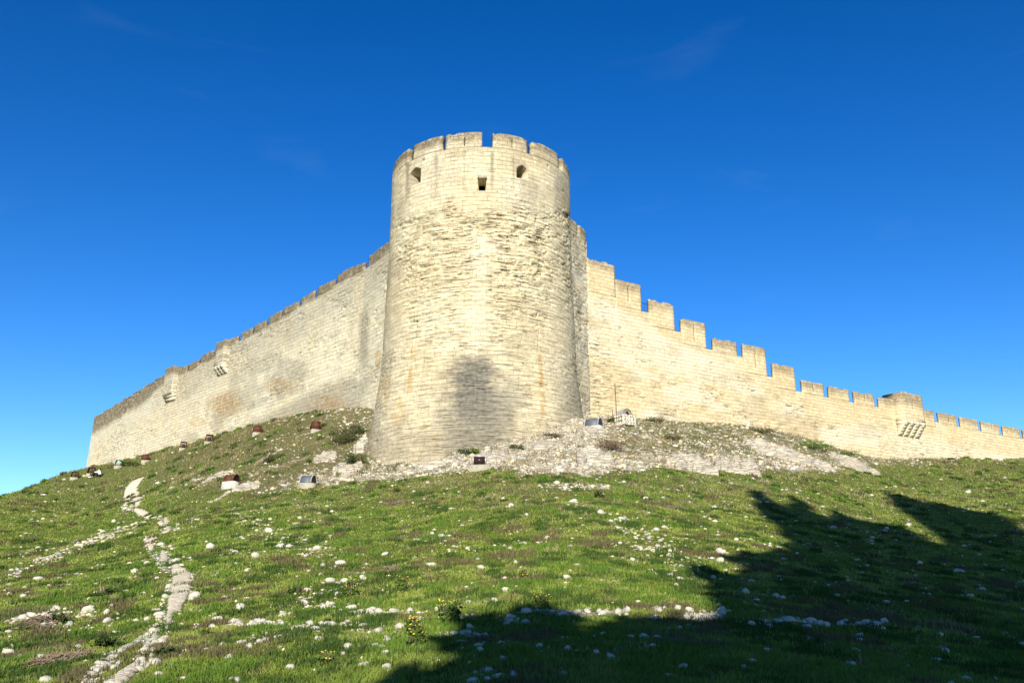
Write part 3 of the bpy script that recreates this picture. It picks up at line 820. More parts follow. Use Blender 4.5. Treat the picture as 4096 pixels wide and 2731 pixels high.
rw = empty('rampart', (A_R1[0], A_R1[1], 8.0), 'long golden stone curtain wall stepping down to the right of the round tower', 'fortress wall', 'curtain walls of the fort')
def rel(o, root):
    o.matrix_parent_inverse = Matrix.Translation(root.location).inverted()
    return o
# merlons (top-left, top-right) and sills between them: crest of the right wall
RM = []   # (s0, s1, ztop, slit s or None)
def rm(W, a, b, slit=None):
    s0, z0 = W.hit(*a); s1, z1_ = W.hit(*b)
    RM.append([s0, s1, (z0 + z1_) / 2, None if slit is None else W.hit(*slit)[0]])
rm(WR, z4(160, 268), z4(313, 307)); rm(WR, z4(316, 393), z4(468, 432), z4(396, 470)); rm(WR, z4(508, 510), z4(665, 547)); rm(WR, z4(701, 626), z4(853, 660), z4(788, 700))
rm(WR, z4(890, 739), z4(1040, 772)); rm(WR, z4(1070, 781), z4(1212, 810), z4(1153, 850)); rm(WR, z4(1248, 895), z4(1385, 922))
rm(WR, z5(243, 394), z5(455, 435), z5(367, 500)); rm(WR, z5(497, 449), z5(695, 488)); rm(WR, z5(734, 499), z5(935, 540), z5(856, 600)); rm(WR, z5(969, 549), z5(1160, 590))
rm(WR, z5(1400, 666), z5(1500, 690)); rm(WR, z5(1533, 698), z5(1712, 735), z5(1648, 800)); rm(WR, z5(1740, 740), z5(1915, 780)); rm(WR, z5(1941, 785), z5(2115, 820), z5(2055, 870)); rm(WR, z5(2143, 825), z5(2310, 857))
RM[0][0] = 0.0
for i in range(2, len(RM)): RM[i][0] += 0.18
sillp = [None, z4(475, 590), z4(672, 707), z4(864, 814), z4(1048, 857), z4(1223, 978), z4(1404, 1068), z5(470, 562), z5(710, 610), z5(949, 654), None, z5(1520, 797), z5(1737, 842), z5(1941, 882), z5(2140, 922), z5(2335, 950)]
sz = []
for i, p in enumerate(sillp):
    sz.append(None if p is None else WR.hit(*p)[1])
sz[0] = RM[1][2] - 1.6; sz[10] = RM[11][2] - 1.7
# continue beyond the picture's edge
L = RM[-1]; p_ = RM[-1][0] - RM[-2][0]; drop = (RM[-3][2] - RM[-1][2]) / 2
for k in range(1, 5):
    RM.append([L[0] + p_ * k, L[1] + p_ * k, L[2] - drop * k, None]); sz.append(sz[15] - drop * k)
print('RM', [[None if q is None else round(q, 2) for q in r] for r in RM]); print('SILL', [round(q, 2) for q in sz])
ztp = []
for i, (s0, s1, zt_, sl) in enumerate(RM):
    lz = sz[i - 1] if i > 0 else RM[0][2] - 2.0
    ztp.append((s0, s1, min(lz, sz[i])))
    nxt = RM[i + 1][0] if i + 1 < len(RM) else s1 + 0.6
    ztp.append((s1, nxt, sz[i]))
def rtop(S):
    xs = []; zs = []
    for r in RM: xs += [(r[0] + r[1]) / 2]; zs += [r[2]]
    return np.interp(S, xs, zs)
# local coping profile: distance below the top of whichever merlon stands here
def rtop_step(S):
    out = rtop(S) * 0
    for i, r in enumerate(RM):
        out = np.where(S >= r[0] - 0.05, r[2], out)
    out = np.where(S < RM[0][0], RM[0][2], out)
    return out
rf = rfield(WR, rtop_step)
s_end = RM[-1][1] + 0.6
holes = lerp_holes(WR, [(2482, 1312), (2846, 1455)], 0.12, 0.12) + lerp_holes(WR, [z5(1100, 910), z5(1312, 978), z5(1522, 1040)], 0.09, 0.28)
rel(build_face('wall_face', WR, 0.0, s_end, 5.0, ztp, M_RIGHT, rw, rf, holes=holes, seed=81), rw)
for i, (s0, s1, zt_, sl) in enumerate(RM):
    zb0 = ztp[2 * i][2]
    if sl is not None:
        h_ = zt_ - zb0
        sb = [s0, sl - 0.05, sl + 0.05, s1]; zb = [zb0, zb0 + h_ * 0.22, zb0 + h_ * 0.84, zt_]; hole = lambda i_, j_: i_ == 1 and j_ == 1
    else: sb = [s0, s1]; zb = [zb0, zt_]; hole = None
    rel(cut_block('merlon', WR.P, sb, zb, hole, 0.27, M_RIGHT, rw, rf, seed=200 + i, chamfer=0.08), rw)
# return beside the tower, taller
RT = WR0.hit(*z1(1905, 945)); 
zr_hi = WR0.hit(*z1(1860, 885))[1]; zr_lo = WR0.hit(*z1(1950, 965))[1]; zr_sill = WR0.hit(*z1(1930, 1045))[1]
print('return', zr_hi, zr_lo, zr_sill, WR0.len)
rf0 = lambda S, Z: {**rfield(WR0, lambda s_: np.full_like(s_, zr_lo))(S, Z), 'dark': 0.35 * sst(0.4, 0.6, fbm(S, Z * 0.7, 3)), 'erode': 0.35 + 0.4 * sst(0.4, 0.6, fbm(S * 0.8, Z, 6))}
rel(build_face('tower_return', WR0, -3.0, WR0.len, 5.0, [(-3.0, WR0.len, zr_sill)], M_LEFT, rw, rf0, seed=83), rw)
sA = WR0.hit(*z1(1902, 940))[0]; sB = WR0.hit(*z1(1918, 960))[0]
rel(cut_block('merlon', WR0.P, [-1.5, sA - 0.02], [zr_sill, zr_hi], None, 0.5, M_LEFT, rw, rf0, seed=231), rw)
rel(cut_block('merlon', WR0.P, [sB + 0.05, WR0.len], [zr_sill, zr_lo], None, 1.4, M_LEFT, rw, rf0, seed=232), rw)
# side of the tall return closing against the lower wall
# projecting latrine turret on corbels
sT0 = WR.hit(*z5(1160, 600))[0]; 
def turret(W, ptl, ptr, pbl, proj_d, root, mat, field, name='latrine_turret', corbels=4, cstep=0.27, slit=True):
    # front plane pushed out by proj_d
    W2 = Wall(W.o + W.n * proj_d, 0); W2.d = W.d; W2.n = W.n
    s0, zt = W2.hit(*ptl); s1, zt1 = W2.hit(*ptr); _, zb = W2.hit(*pbl)
    zt = (zt + zt1) / 2
    if s0 > s1: s0, s1 = s1, s0
    f = lambda S, Z, dp: W2.P(S, Z, dp)
    zm = zt - (zt - zb) * 0.42
    c = (s0 + s1) / 2
    zlo = zb + 0.02
    if slit: sb = [s0, c - 0.04, c + 0.04, s1]; zbk = [zlo, zlo + (zt - zlo) * 0.35, zlo + (zt - zlo) * 0.68, zt]; hole = lambda i, j: i == 1 and j == 1
    else: sb = [s0, s1]; zbk = [zlo, zt]; hole = None
    t_ = rel(cut_block(name, f, sb, zbk, hole, proj_d + 1.2, mat, root, field, seed=300, chamfer=0.05), root)
    # band with keyholes
    band = 0.55; w = s1 - s0
    n = corbels
    Vs = []
    for i in range(n):
        cc = s0 + (i + 0.5) * w / n
    lst = []
    zc = zb
    # lintel band: piers between arched slots
    def blk(sa, sb_, za, zb2, d0, d1, rnd=False):
        P = [W.P(np.array([q]), np.array([zz]), np.array([-dd]))[0] for zz in (za, zb2) for q, dd in ((sa, d1), (sb_, d1), (sb_, d0), (sa, d0))]
        lst.append((np.array(P), np.array([(0, 3, 2, 1), (4, 5, 6, 7), (0, 1, 5, 4), (1, 2, 6, 5), (2, 3, 7, 6), (3, 0, 4, 7)])))
    blk(s0 - 0.02, s1 + 0.02, zc - 0.16, zc, -0.2, proj_d + 0.03)
    cw = w / (n - 1) * 0.55
    cs = [s0 + cw / 2 + (w - cw) * i / (n - 1) for i in range(n)]
    for i in range(n - 1):    # small arches: shoulders narrowing the slot
        a = cs[i] + cw / 2; b = cs[i + 1] - cw / 2; m = (a + b) / 2
        blk(a - 0.02, m - 0.06, zc - 0.42, zc - 0.155, -0.2, proj_d + 0.025); blk(m + 0.06, b + 0.02, zc - 0.42, zc - 0.155, -0.2, proj_d + 0.025)
    V_, F_ = join(lst); a_ = field(np.full(len(V_), c), np.full(len(V_), zb - 1.0)); a_['pale'][:] = 0.9; a_['grime'][:] = 0
    uvb = np.stack([(V_[:, :2] - W.o) @ W.d, V_[:, 2]], -1)
    o = link('lintel_band', mesh_np('lintel_band', V_, F_, uv=uvb, attrs=a_), mat, t_); o.matrix_parent_inverse = t_.matrix_basis.inverted(); rel(o, root)
    # the part object sits in world coordinates under the root, so children use the same inverse
    for i in range(n):
        lst = []
        nk = 4 if corbels > 3 else 3
        for k in range(nk):        # stepped rounded corbel
            d1 = proj_d * (1.0 - 0.92 / nk * k); hgt_ = cstep; z_t = zc - 0.40 - hgt_ * k; z_b = z_t - hgt_ + 0.012
            if k == 0: z_t = zc - 0.158
            blk(cs[i] - cw / 2, cs[i] + cw / 2, z_b + hgt_ * 0.42, z_t, -0.3, d1)
            blk(cs[i] - cw / 2 + 0.004, cs[i] + cw / 2 - 0.004, z_b + hgt_ * 0.17, z_b + hgt_ * 0.42, -0.3, d1 - 0.05)
            blk(cs[i] - cw / 2 + 0.008, cs[i] + cw / 2 - 0.008, z_b, z_b + hgt_ * 0.17, -0.3, max(0.02, d1 - 0.14))
        V_, F_ = join(lst); uvb = np.stack([(V_[:, :2] - W.o) @ W.d, V_[:, 2]], -1)
        a_ = ensure_attrs(len(V_), pale=np.full(len(V_), 0.9))
        o = link('corbel', mesh_np('corbel', V_, F_, uv=uvb, attrs=a_), mat, t_); rel(o, root)
    return t_, s0, s1, zt, zb
# turret children are authored in world space: parent inverse must undo both root and part
def fix_sub(t_, root):
    for c in t_.children: c.matrix_parent_inverse = Matrix.Identity(4)
tR = turret(WR, z5(1190, 500), z5(1385, 540), z5(1240, 760), 0.95, rw, M_RIGHT, rf); fix_sub(tR[0], rw)
print('turret R', tR[1:])
# iron guard rails seen through the embrasures
for i in (1, 2, 3, 5, 11, 12, 13, 14):
    a, b = RM[i][1] - 0.25, RM[i + 1][0] + 0.25; z_ = sz[i]
    if i == 1: zs_ = [z_ + 0.1, z_ + 1.0]
    else: zs_ = [z_ + 0.05, z_ + 0.28]
    lst = [bar(WR.P(np.array([a]), np.array([q]), np.array([0.62]))[0], WR.P(np.array([b]), np.array([q]), np.array([0.62]))[0], 0.022) for q in zs_]
    if i == 1:
        for q in np.linspace(a + 0.1, b - 0.1, 8): lst.append(bar(WR.P(np.array([q]), np.array([z_ + 0.1]), np.array([0.62]))[0], WR.P(np.array([q]), np.array([z_ + 1.0]), np.array([0.62]))[0], 0.014))
    V_, F_ = join(lst); rel(link('guard_rail', mesh_np('guard_rail', V_, F_), M_IRON, rw), rw)

# --- left wall
lw = empty('rampart', (A_L1[0], A_L1[1], 8.0), 'long grey and cream curtain wall receding to the left of the round tower', 'fortress wall', 'curtain walls of the fort')
LM = []
def lm(a, b):
    s0, z0 = WL.hit(*b); s1, z1_ = WL.hit(*a)
    LM.append([s0, s1, (z0 + z1_) / 2])
lmp = [((1640, 295), (1800, 209)), ((1525, 375), (1632, 312)), ((1427, 430), (1512, 380)), ((1322, 492), (1418, 437)), ((1232, 545), (1312, 500)), ((1145, 600), (1222, 553)), ((1065, 645), (1137, 604)), ((972, 692), (1053, 652)),
       ((825, 785), (905, 735)), ((755, 830), (817, 795)), ((692, 858), (748, 829))]
for a, b in lmp: lm(z3(*a), z3(*b))
for q in LM: q[0] += 0.22
LM[0][0] = 0.0
sE, zE = WL.hit(*z3(190, 1150)); sQ, zQ = WL.hit(*z3(600, 898))
print('LM', [[round(q, 2) for q in r] for r in LM], 'end', sE, zE, sQ, zQ)
s_endL = sE
lt_x = [0.0] + [(r[0] + r[1]) / 2 for r in LM] + [sQ, sE]; lt_z = [LM[0][2]] + [r[2] for r in LM] + [zQ, zE]
def ltop(S): return np.interp(S, lt_x, lt_z)
CR = 0.85
ztl = []
for i, (s0, s1, zt_) in enumerate(LM):
    zb0 = zt_ - CR
    ztl.append((s0, s1, zb0)); nxt = LM[i + 1][0] if i + 1 < len(LM) else LM[i][1]
    ztl.append((s1, nxt, zb0 - 0.05))
# unbroken raised parapet at the far end, in short level lengths
segs = np.linspace(LM[-1][1], sE, 9)
for a, b in zip(segs[:-1], segs[1:]): ztl.append((a, b, float(ltop((a + b) / 2))))
def lfield(W, top, mul=1.0):
    def f(S, Z):
        P3 = W.P(S, Z, np.zeros_like(S)); px, py = proj(P3[:, 0], P3[:, 1], Z)
        d = top(S) - Z
        er = 0.12 + 0.5 * sst(0.5, 0.66, fbm(S / 3.5, Z / 1.5, 107))
        # dirty band under the crest, wide and solid at the far end
        far = sst(690, 560, px)
        dn = d + 0.9 * (fbm(S * 0.5, Z * 0.35, 108, 5) - 0.5)
        wdt = 0.75 + 1.15 * far
        gr = sst(wdt * 1.35, wdt * 0.75, dn) * 0.95
        dk = 0.36 * sst(6.5, 1.0, d + 2.0 * (fbm(S / 4, Z / 2, 111) - 0.5)) * (1 - 0.5 * far)
        # grey foot near the tower
        lb = np.interp(px, (950, 1060, 1240, 1420, 1450), (1700, 1655, 1560, 1490, 1560))
        dk = np.maximum(dk, 0.46 * sst(-14, 30, py - lb) * sst(900, 1050, px) * sst(1455, 1425, px))
        dk = np.maximum(dk, 0.35 * sst(0.55, 0.7, fbm(S / 5.0, Z / 2.5, 112)))
        dk = np.maximum(dk, 0.45 * sst(30, 8, np.abs(px - 1452)) * sst(1180, 1280, py) * sst(1520, 1400, py))
        oc = 0.9 * sst(1.3, 0.5, np.hypot((px - 900) / 75, (py - 1615) / 50)) + 0.7 * sst(1.3, 0.4, np.hypot((px - 1120) / 70, (py - 1540) / 34)) + 1.0 * sst(1.3, 0.4, np.hypot((px - 1310) / 90, (py - 1620) / 45)) * 0.9
        oc = oc + 0.5 * sst(1.2, 0.4, np.hypot((px - 790) / 40, (py - 1690) / 30)) + 0.75 * sst(1.2, 0.4, np.hypot((px - 1512) / 16, (py - 1430) / 50)) + 0.15 * sst(0.5, 0.65, fbm(S / 3, Z / 3, 114))
        pl = 0.8 * far * sst(1.9, 2.6, dn) * sst(4.2, 3.0, dn) + 0.4 * sst(0.5, 0.62, fbm(S / 4, Z / 2, 116))
        return ensure_attrs(len(S), erode=np.clip(er, 0, 1), dark=np.clip(dk * mul, 0, 1), ochre=np.clip(oc, 0, 1), grime=np.clip(gr, 0, 1), pale=np.clip(pl, 0, 1))
    return f
lf = lfield(WL, ltop)
zbotL = 5.0
bat = lambda S, Z: 0.085 * np.clip(zE - Z, 0, 20) * sst(sE - 9, sE, S)
rel(build_face('wall_face', WL, 0.0, sE, zbotL, ztl, M_LEFT, lw, lf, seed=91, ds=0.09, batter=bat), lw)
for i, (s0, s1, zt_) in enumerate(LM):
    rel(cut_block('merlon', WL.P, [s0, s1], [zt_ - CR, zt_], None, 0.25, M_LEFT, lw, lf, seed=400 + i, chamfer=0.06, maxs=0.2), lw)
# near length beside the tower
sN, zN = WL0.hit(*z3(1886, 140)); sN0 = WL0.hit(*z3(1828, 185))[0]
lf0 = lfield(WL0, lambda s_: np.full_like(s_, zN), 1.0)
rel(build_face('tower_return', WL0, -3.0, WL0.len, 5.0, [(-3.0, WL0.len, zN - 1.0)], M_LEFT, lw, lf0, seed=92), lw)
rel(cut_block('merlon', WL0.P, [-2.5, sN0], [zN - 1.0, zN], None, 0.5, M_LEFT, lw, lf0, seed=430), lw)
print('near left', zN, sN0, WL0.len)
# latrine turret on the left wall and the blocked shaft beyond it
tL = turret(WL, z3(920, 688), z3(968, 690), z3(935, 823), 0.6, lw, M_LEFT, lf, corbels=3, cstep=0.2, slit=False); fix_sub(tL[0], lw)
print('turret L', tL[1:])
W2 = Wall(WL.o + WL.n * 0.55, 0); W2.d = WL.d; W2.n = WL.n
s0b, ztb = W2.hit(*z3(668, 832)); s1b, _ = W2.hit(*z3(612, 862)); _, zbb = W2.hit(*z3(625, 1010))
sh = rel(cut_block('garderobe_shaft', W2.P, [s0b, s1b], [zbb, ztb], None, 1.6, M_LEFT, lw, lf, seed=440, chamfer=0.08), lw)
print('shaft', s0b, s1b, ztb, zbb)
lst = []
for k in range(2):
    za = zbb - 0.02 - 0.34 * k; dd = 0.42 - 0.2 * k
    P = [WL.P(np.array([q]), np.array([zz]), np.array([-d_]))[0] for zz, d_, in ((za - 0.26, dd - 0.10), (za, dd)) for q in (s0b, s1b)] + [WL.P(np.array([q]), np.array([zz]), np.array([0.2]))[0] for zz in (za - 0.26, za) for q in (s0b, s1b)]
    lst.append((np.array(P), np.array([(0, 1, 3, 2), (4, 6, 7, 5), (2, 3, 7, 6), (0, 4, 5, 1), (0, 2, 6, 4), (1, 5, 7, 3)])))
V_, F_ = join(lst)
rel(link('corbel_course', mesh_np('corbel_course', V_, F_, uv=np.stack([(V_[:, :2] - WL.o) @ WL.d, V_[:, 2]], -1), attrs=ensure_attrs(len(V_), pale=np.full(len(V_), 0.5))), M_LEFT, lw), lw)

#REST_START
# ------------------------------------------------------------------ hillside cover
def fort_inside(x, y, m=0.25):
    q = np.stack([x, y], -1)
    a = (q - WL.o) @ WL.n < m; b = (q - WR.o) @ WR.n < m
    c = (q - WL0.o) @ WL0.n < m; d = (q - WR0.o) @ WR0.n < m
    end = (q - WL.o) @ WL.d < sE + 0.6
    ins = (a & b & end & c & d)
    tow = np.hypot(x - TC[0], y - TC[1]) < 7.0
    return ins | tow
def scatter(n, r0=6.5, r1_=118, azm=34, power=1.0):
    r = r0 * (r1_ / r0) ** (rng.random(n) ** power); a = np.radians((rng.random(n) * 2 - 1) * azm)
    x = r * np.sin(a); y = r * np.cos(a)
    k = ~fort_inside(x, y); x, y = x[k], y[k]
    z, px, py, rk = H(x, y, True)
    k = (px > -150) & (px < 4250) & (py < 2900)
    return x[k], y[k], z[k], px[k], py[k], rk[k]

def blades(x, y, z, hgt, wid, tint, lean=0.5, nb=3, spread=0.6):
    n = len(x); V = np.empty((n, nb, 3, 3), dtype=np.float32)
    for b in range(nb):
        a = rng.random(n) * 2 * np.pi; l = lean * (0.3 + rng.random(n)); la = rng.random(n) * 2 * np.pi
        ox = (rng.random(n) - 0.5) * wid * 6 * spread; oy = (rng.random(n) - 0.5) * wid * 6 * spread
        h = hgt * (0.6 + 0.6 * rng.random(n))
        dx, dy = np.cos(a) * wid / 2, np.sin(a) * wid / 2
        V[:, b, 0] = np.stack([x + ox - dx, y + oy - dy, z - 0.02], -1)
        V[:, b, 1] = np.stack([x + ox + dx, y + oy + dy, z - 0.02], -1)
        V[:, b, 2] = np.stack([x + ox + np.cos(la) * l * h, y + oy + np.sin(la) * l * h, z + h], -1)
    C = np.repeat(tint[:, None, :], nb * 3, 1).reshape(-1, 3)
    jit = np.repeat((0.75 + 0.5 * rng.random((n * nb, 1))), 3, 0)
    return V.reshape(-1, 3), np.arange(n * nb * 3).reshape(-1, 3), C * jit

def lerp3(a, b, t): return np.array(a)[None] * (1 - t[:, None]) + np.array(b)[None] * t[:, None]
# turf
x, y, z, px, py, rk = scatter(420000)
pm = path_mask(x, y); bm = brown_mask(px, py)
keep = (rng.random(len(x)) > np.clip(rk * 1.45, 0, 0.97)) & (rng.random(len(x)) > pm * 4) & (rng.random(len(x)) > bm * 0.72)
x, y, z, px, py, rk, bm = [q[keep] for q in (x, y, z, px, py, rk, bm)]
r = np.hypot(x, y)
n_a = fbm(x / 2.2, y / 2.2, 201); n_b = fbm(x / 0.5, y / 0.5, 205, 3); n_c = fbm(x / 7, y / 9, 207)
col = lerp3((0.090, 0.135, 0.018), (0.160, 0.215, 0.036), sst(0.35, 0.65, n_b))
col = lerp3(col[0] * 0, (0, 0, 0), n_b) + col
n_d = fbm(x / 0.35, y / 1.0, 215, 4)
brn = sst(0.50, 0.72, n_a * 0.25 + n_d * 0.75 + 0.16 * (bm - 0.2)) * 0.62
col = col * (1 - brn[:, None]) + np.array([0.170, 0.145, 0.060]) * brn[:, None]
dkg = sst(0.60, 0.76, fbm(x / 0.5, y / 1.1, 209, 4)) * 0.6
col = col * (1 - dkg[:, None]) + np.array([0.035, 0.062, 0.012]) * dkg[:, None]
br_ = sst(0.50, 0.68, n_c) * 0.5
col = col * (1 - br_[:, None]) + np.array([0.10, 0.175, 0.022]) * br_[:, None]
hgt = (0.012 + 0.018 * n_b + 0.018 * dkg + 0.012 * sst(12, 8, r)) * (1 + r / 26) * (1 - 0.6 * pm[keep]); wid = 0.008 * (1 + r / 8)
P1 = blades(x, y, z, hgt, wid, col * np.array([1.32, 1.18, 1.4]), lean=1.1)
# taller tussocks
cx, cy, cz, cpx, cpy, crk = scatter(3600)
k = (crk < 0.3); cx, cy = cx[k], cy[k]
m_ = 34; tx = np.repeat(cx, m_); ty = np.repeat(cy, m_); rad = np.repeat(0.10 + 0.22 * rng.random(len(cx)), m_)
a = rng.random(len(tx)) * 2 * np.pi; q = np.sqrt(rng.random(len(tx))) * rad
tx = tx + np.cos(a) * q; ty = ty + np.sin(a) * q
k = ~fort_inside(tx, ty); tx, ty, rad, q = tx[k], ty[k], rad[k], q[k]
tz = H(tx, ty); rr = np.hypot(tx, ty)
kind = _h(np.round(tx).astype(int), np.round(ty).astype(int), 3)
colt = np.where(kind[:, None] < 0.45, np.array([[0.04, 0.072, 0.014]]), np.where(kind[:, None] < 0.75, np.array([[0.10, 0.085, 0.040]]), np.array([[0.075, 0.135, 0.018]])))
P2 = blades(tx, ty, tz, (0.085 - 0.25 * q * q) * (0.6 + rr / 40), 0.013 * (1 + rr / 12), colt, lean=0.4)
V = np.concatenate([P1[0], P2[0]]); F = np.concatenate([P1[1], P2[1] + len(P1[0])]); C = np.concatenate([P1[2], P2[2]])
o = link('grass', mesh_np('grass', V, F, colors=C), M_GRASS); tag(o, 'short green turf with darker tussocks covering the slope', 'grass', kind='stuff')
# dry weeds among the rocks and on the brown banks
x, y, z, px, py, rk = scatter(230000, 9)
bm = brown_mask(px, py); pm = path_mask(x, y)
k = (rng.random(len(x)) < bm * 0.95) & (rng.random(len(x)) > rk * 0.45) & (pm < 0.05); x, y, z = x[k], y[k], z[k]
r = np.hypot(x, y); nn = fbm(x / 1.2, y / 1.2, 221)
col = lerp3((0.130, 0.108, 0.050), (0.235, 0.195, 0.105), sst(0.35, 0.6, nn)); gg = sst(0.52, 0.62, fbm(x / 1.8, y / 1.8, 223)) * 0.75
col = col * (1 - gg[:, None]) + np.array([0.07, 0.085, 0.025]) * gg[:, None]
P3 = blades(x, y, z, (0.03 + 0.10 * sst(0.45, 0.7, nn)) * (0.5 + r / 50), 0.010 * (1 + r / 12), col, lean=0.8)
o = link('dry_weeds', mesh_np('dry_weeds', *P3[:2], colors=P3[2]), M_GRASS); tag(o, 'brown dry weeds growing between the rocks', 'weeds', kind='stuff')
print('grass tris', len(F), len(P3[1]))

# ---- stones
import bmesh
def ico(sub):
    bm_ = bmesh.new(); bmesh.ops.create_icosphere(bm_, subdivisions=sub, radius=1.0)
    V = np.array([v.co[:] for v in bm_.verts]); F = np.array([[v.index for v in f.verts] for f in bm_.faces]); bm_.free(); return V, F
IV, IF = ico(1)
x, y, z, px, py, rk = scatter(1500000, 7.5)
cl = sst(0.50, 0.72, fbm(x / 3.0, y / 3.0, 301)); cl2 = sst(0.52, 0.7, fbm(x / 0.7, y / 0.7, 303, 3))
r = np.hypot(x, y)
base = 0.004 + 0.038 * cl * cl2
bmk = brown_mask(px, py)
dens = np.clip(base + 0.30 * rk ** 1.4 * (0.45 + 1.2 * cl2), 0, 1) * np.interp(r, (8, 12, 22, 60, 100), (0.22, 0.4, 0.9, 0.8, 0.6))
pm = path_mask(x, y); dens = np.maximum(dens, 0.14 * (pm > 0.02) * np.interp(r, (8, 40, 70), (0.8, 1, 0.2)))
k = rng.random(len(x)) < dens
x, y, z, px, py, rk, r, pm = [q[k] for q in (x, y, z, px, py, rk, r, pm)]
n = len(x); print('stones', n)
sz_ = 0.019 * np.exp(rng.normal(0, 0.50, n)) * (1 + 0.12 * rk) * (1 + r / 34)
sz_ = np.where(pm > 0.2, sz_ * 0.55, sz_)
sz_ = np.clip(sz_, 0.008, 0.008 + 0.0036 * r)
ang = np.argsort(-sz_ / r)
big = ang[:300]; small = ang[300:]
# individuals: a few shared rough shapes
IV2, IF2 = ico(2); shapes = []
for s_ in range(8):
    v = IV2 * np.array([1.0, 0.62 + 0.3 * rng.random(), 0.45 + 0.25 * rng.random()])
    nrm = fbm(IV2[:, 0] * 1.3 + s_ * 9, IV2[:, 1] * 1.3 + IV2[:, 2] * 2.1, 310 + s_, 3)
    v = v * (0.62 + 0.75 * nrm[:, None]); v = np.round(v * 3.2) / 3.2 * 0.35 + v * 0.65
    shapes.append(mesh_np('stone', v, IF2)); shapes[-1].materials.append(M_STONE)
for i in big:
    o = bpy.data.objects.new('stone', shapes[int(rng.integers(8))]); COL.objects.link(o)
    o.location = (x[i], y[i], z[i] + sz_[i] * 0.25); s_ = sz_[i] * 1.25
    o.scale = (s_ * (0.9 + 0.4 * rng.random()), s_, s_ * (0.8 + 0.5 * rng.random())); o.rotation_euler = (rng.normal(0, 0.2), rng.normal(0, 0.2), rng.random() * 6.28)
    tag(o, 'pale limestone stone lying loose on the grassy slope', 'stone', 'loose pale stones on the slope')
idx = small; n = len(idx)
rot = rng.random(n) * 6.28; cs, sn = np.cos(rot), np.sin(rot)
sc = sz_[idx][:, None] * np.stack([0.9 + 0.6 * rng.random(n), 0.7 + 0.4 * rng.random(n), 0.45 + 0.4 * rng.random(n)], -1)
IV0, IF0 = IV, IF
if len(IV0) > 12: pass
v = IV0[None] * (0.75 + 0.5 * rng.random((n, len(IV0), 1))) * sc[:, None, :]
X_ = v[..., 0] * cs[:, None] - v[..., 1] * sn[:, None] + x[idx][:, None]; Y_ = v[..., 0] * sn[:, None] + v[..., 1] * cs[:, None] + y[idx][:, None]; Z_ = v[..., 2] + (z[idx] + sz_[idx] * 0.2)[:, None]
V = np.stack([X_, Y_, Z_], -1).reshape(-1, 3); F = (IF0[None] + (np.arange(n) * len(IV0))[:, None, None]).reshape(-1, 3)
tn = (0.62 + 0.6 * rng.random((n, 1))) * np.array([[0.43, 0.39, 0.30]]); tn = tn * (1 + np.array([[0.05, 0.0, -0.12]]) * rng.normal(0, 1, (n, 1)))
tn = np.repeat(np.clip(tn, 0.05, 0.66), len(IV0), 0)
M_RUB = simple('limestone rubble', (1, 1, 1), 0.9, 0.15, 9.0, tint=True, bump=0.01)
o = link('rubble', mesh_np('rubble', V, F, colors=tn), M_RUB); tag(o, 'countless small broken limestone pieces strewn over the slope', 'rubble', kind='stuff')

# ---- rock outcrops
def outcrop(px, py, wpx, hm, dm, label, seed, rot=0.0, name='rock_outcrop'):
    p = g(px, py); dep = p[1] * CT + (p[2] - CAMZ) * ST; w = wpx * dep / FPX
    n = 64; u = np.linspace(-1, 1, n); U, Vv = np.meshgrid(u, u, indexing='ij')
    X = U * w / 2 * 1.1; Y = Vv * dm / 2 * 1.1
    c, s = math.cos(rot), math.sin(rot)
    XX = p[0] + X * c - Y * s; YY = p[1] + X * s + Y * c
    rad = np.maximum(np.abs(U), 0) ** 2.6 + np.abs(Vv) ** 2.6 + 1.7 * (fbm(U * 2.6 + seed, Vv * 2.6, seed, 5) - 0.5) - 0.6 * sst(0.75, 0.1, np.hypot(U, Vv))
    m = sst(0.95, 0.62, rad) * sst(0.99, 0.86, np.maximum(np.abs(U), np.abs(Vv)))
    nz = fbm(XX / 0.9, YY / 0.5, seed + 3, 5); st = np.floor(nz * 7) / 7 * 0.75 + nz * 0.25
    blocks = 0.5 * np.abs(fbm(XX / 0.45, YY / 0.45, seed + 5, 4) - 0.5)
    Z = H(XX, YY) + hm * m * (0.15 + 1.5 * st * (0.6 + 0.8 * sst(0.35, 0.6, fbm(XX / 0.8, YY / 0.8, seed + 11, 3)))) - 1.2 * hm * blocks * m - 0.30 * (1 - m)
    Z = np.where(np.hypot(U, Vv) < 0.72, np.maximum(Z, H(XX, YY) + 0.05), Z)
    co = np.stack([XX - p[0], YY - p[1], Z - p[2]], -1).reshape(-1, 3)
    id_ = np.arange(n * n).reshape(n, n); F = np.stack([id_[:-1, :-1], id_[1:, :-1], id_[1:, 1:], id_[:-1, 1:]], -1).reshape(-1, 4)
    o = link(name, mesh_np(name, co, F, smooth=False), M_ROCK); o.location = p
    return tag(o, label, 'rock', 'bare limestone outcrops around the fort')
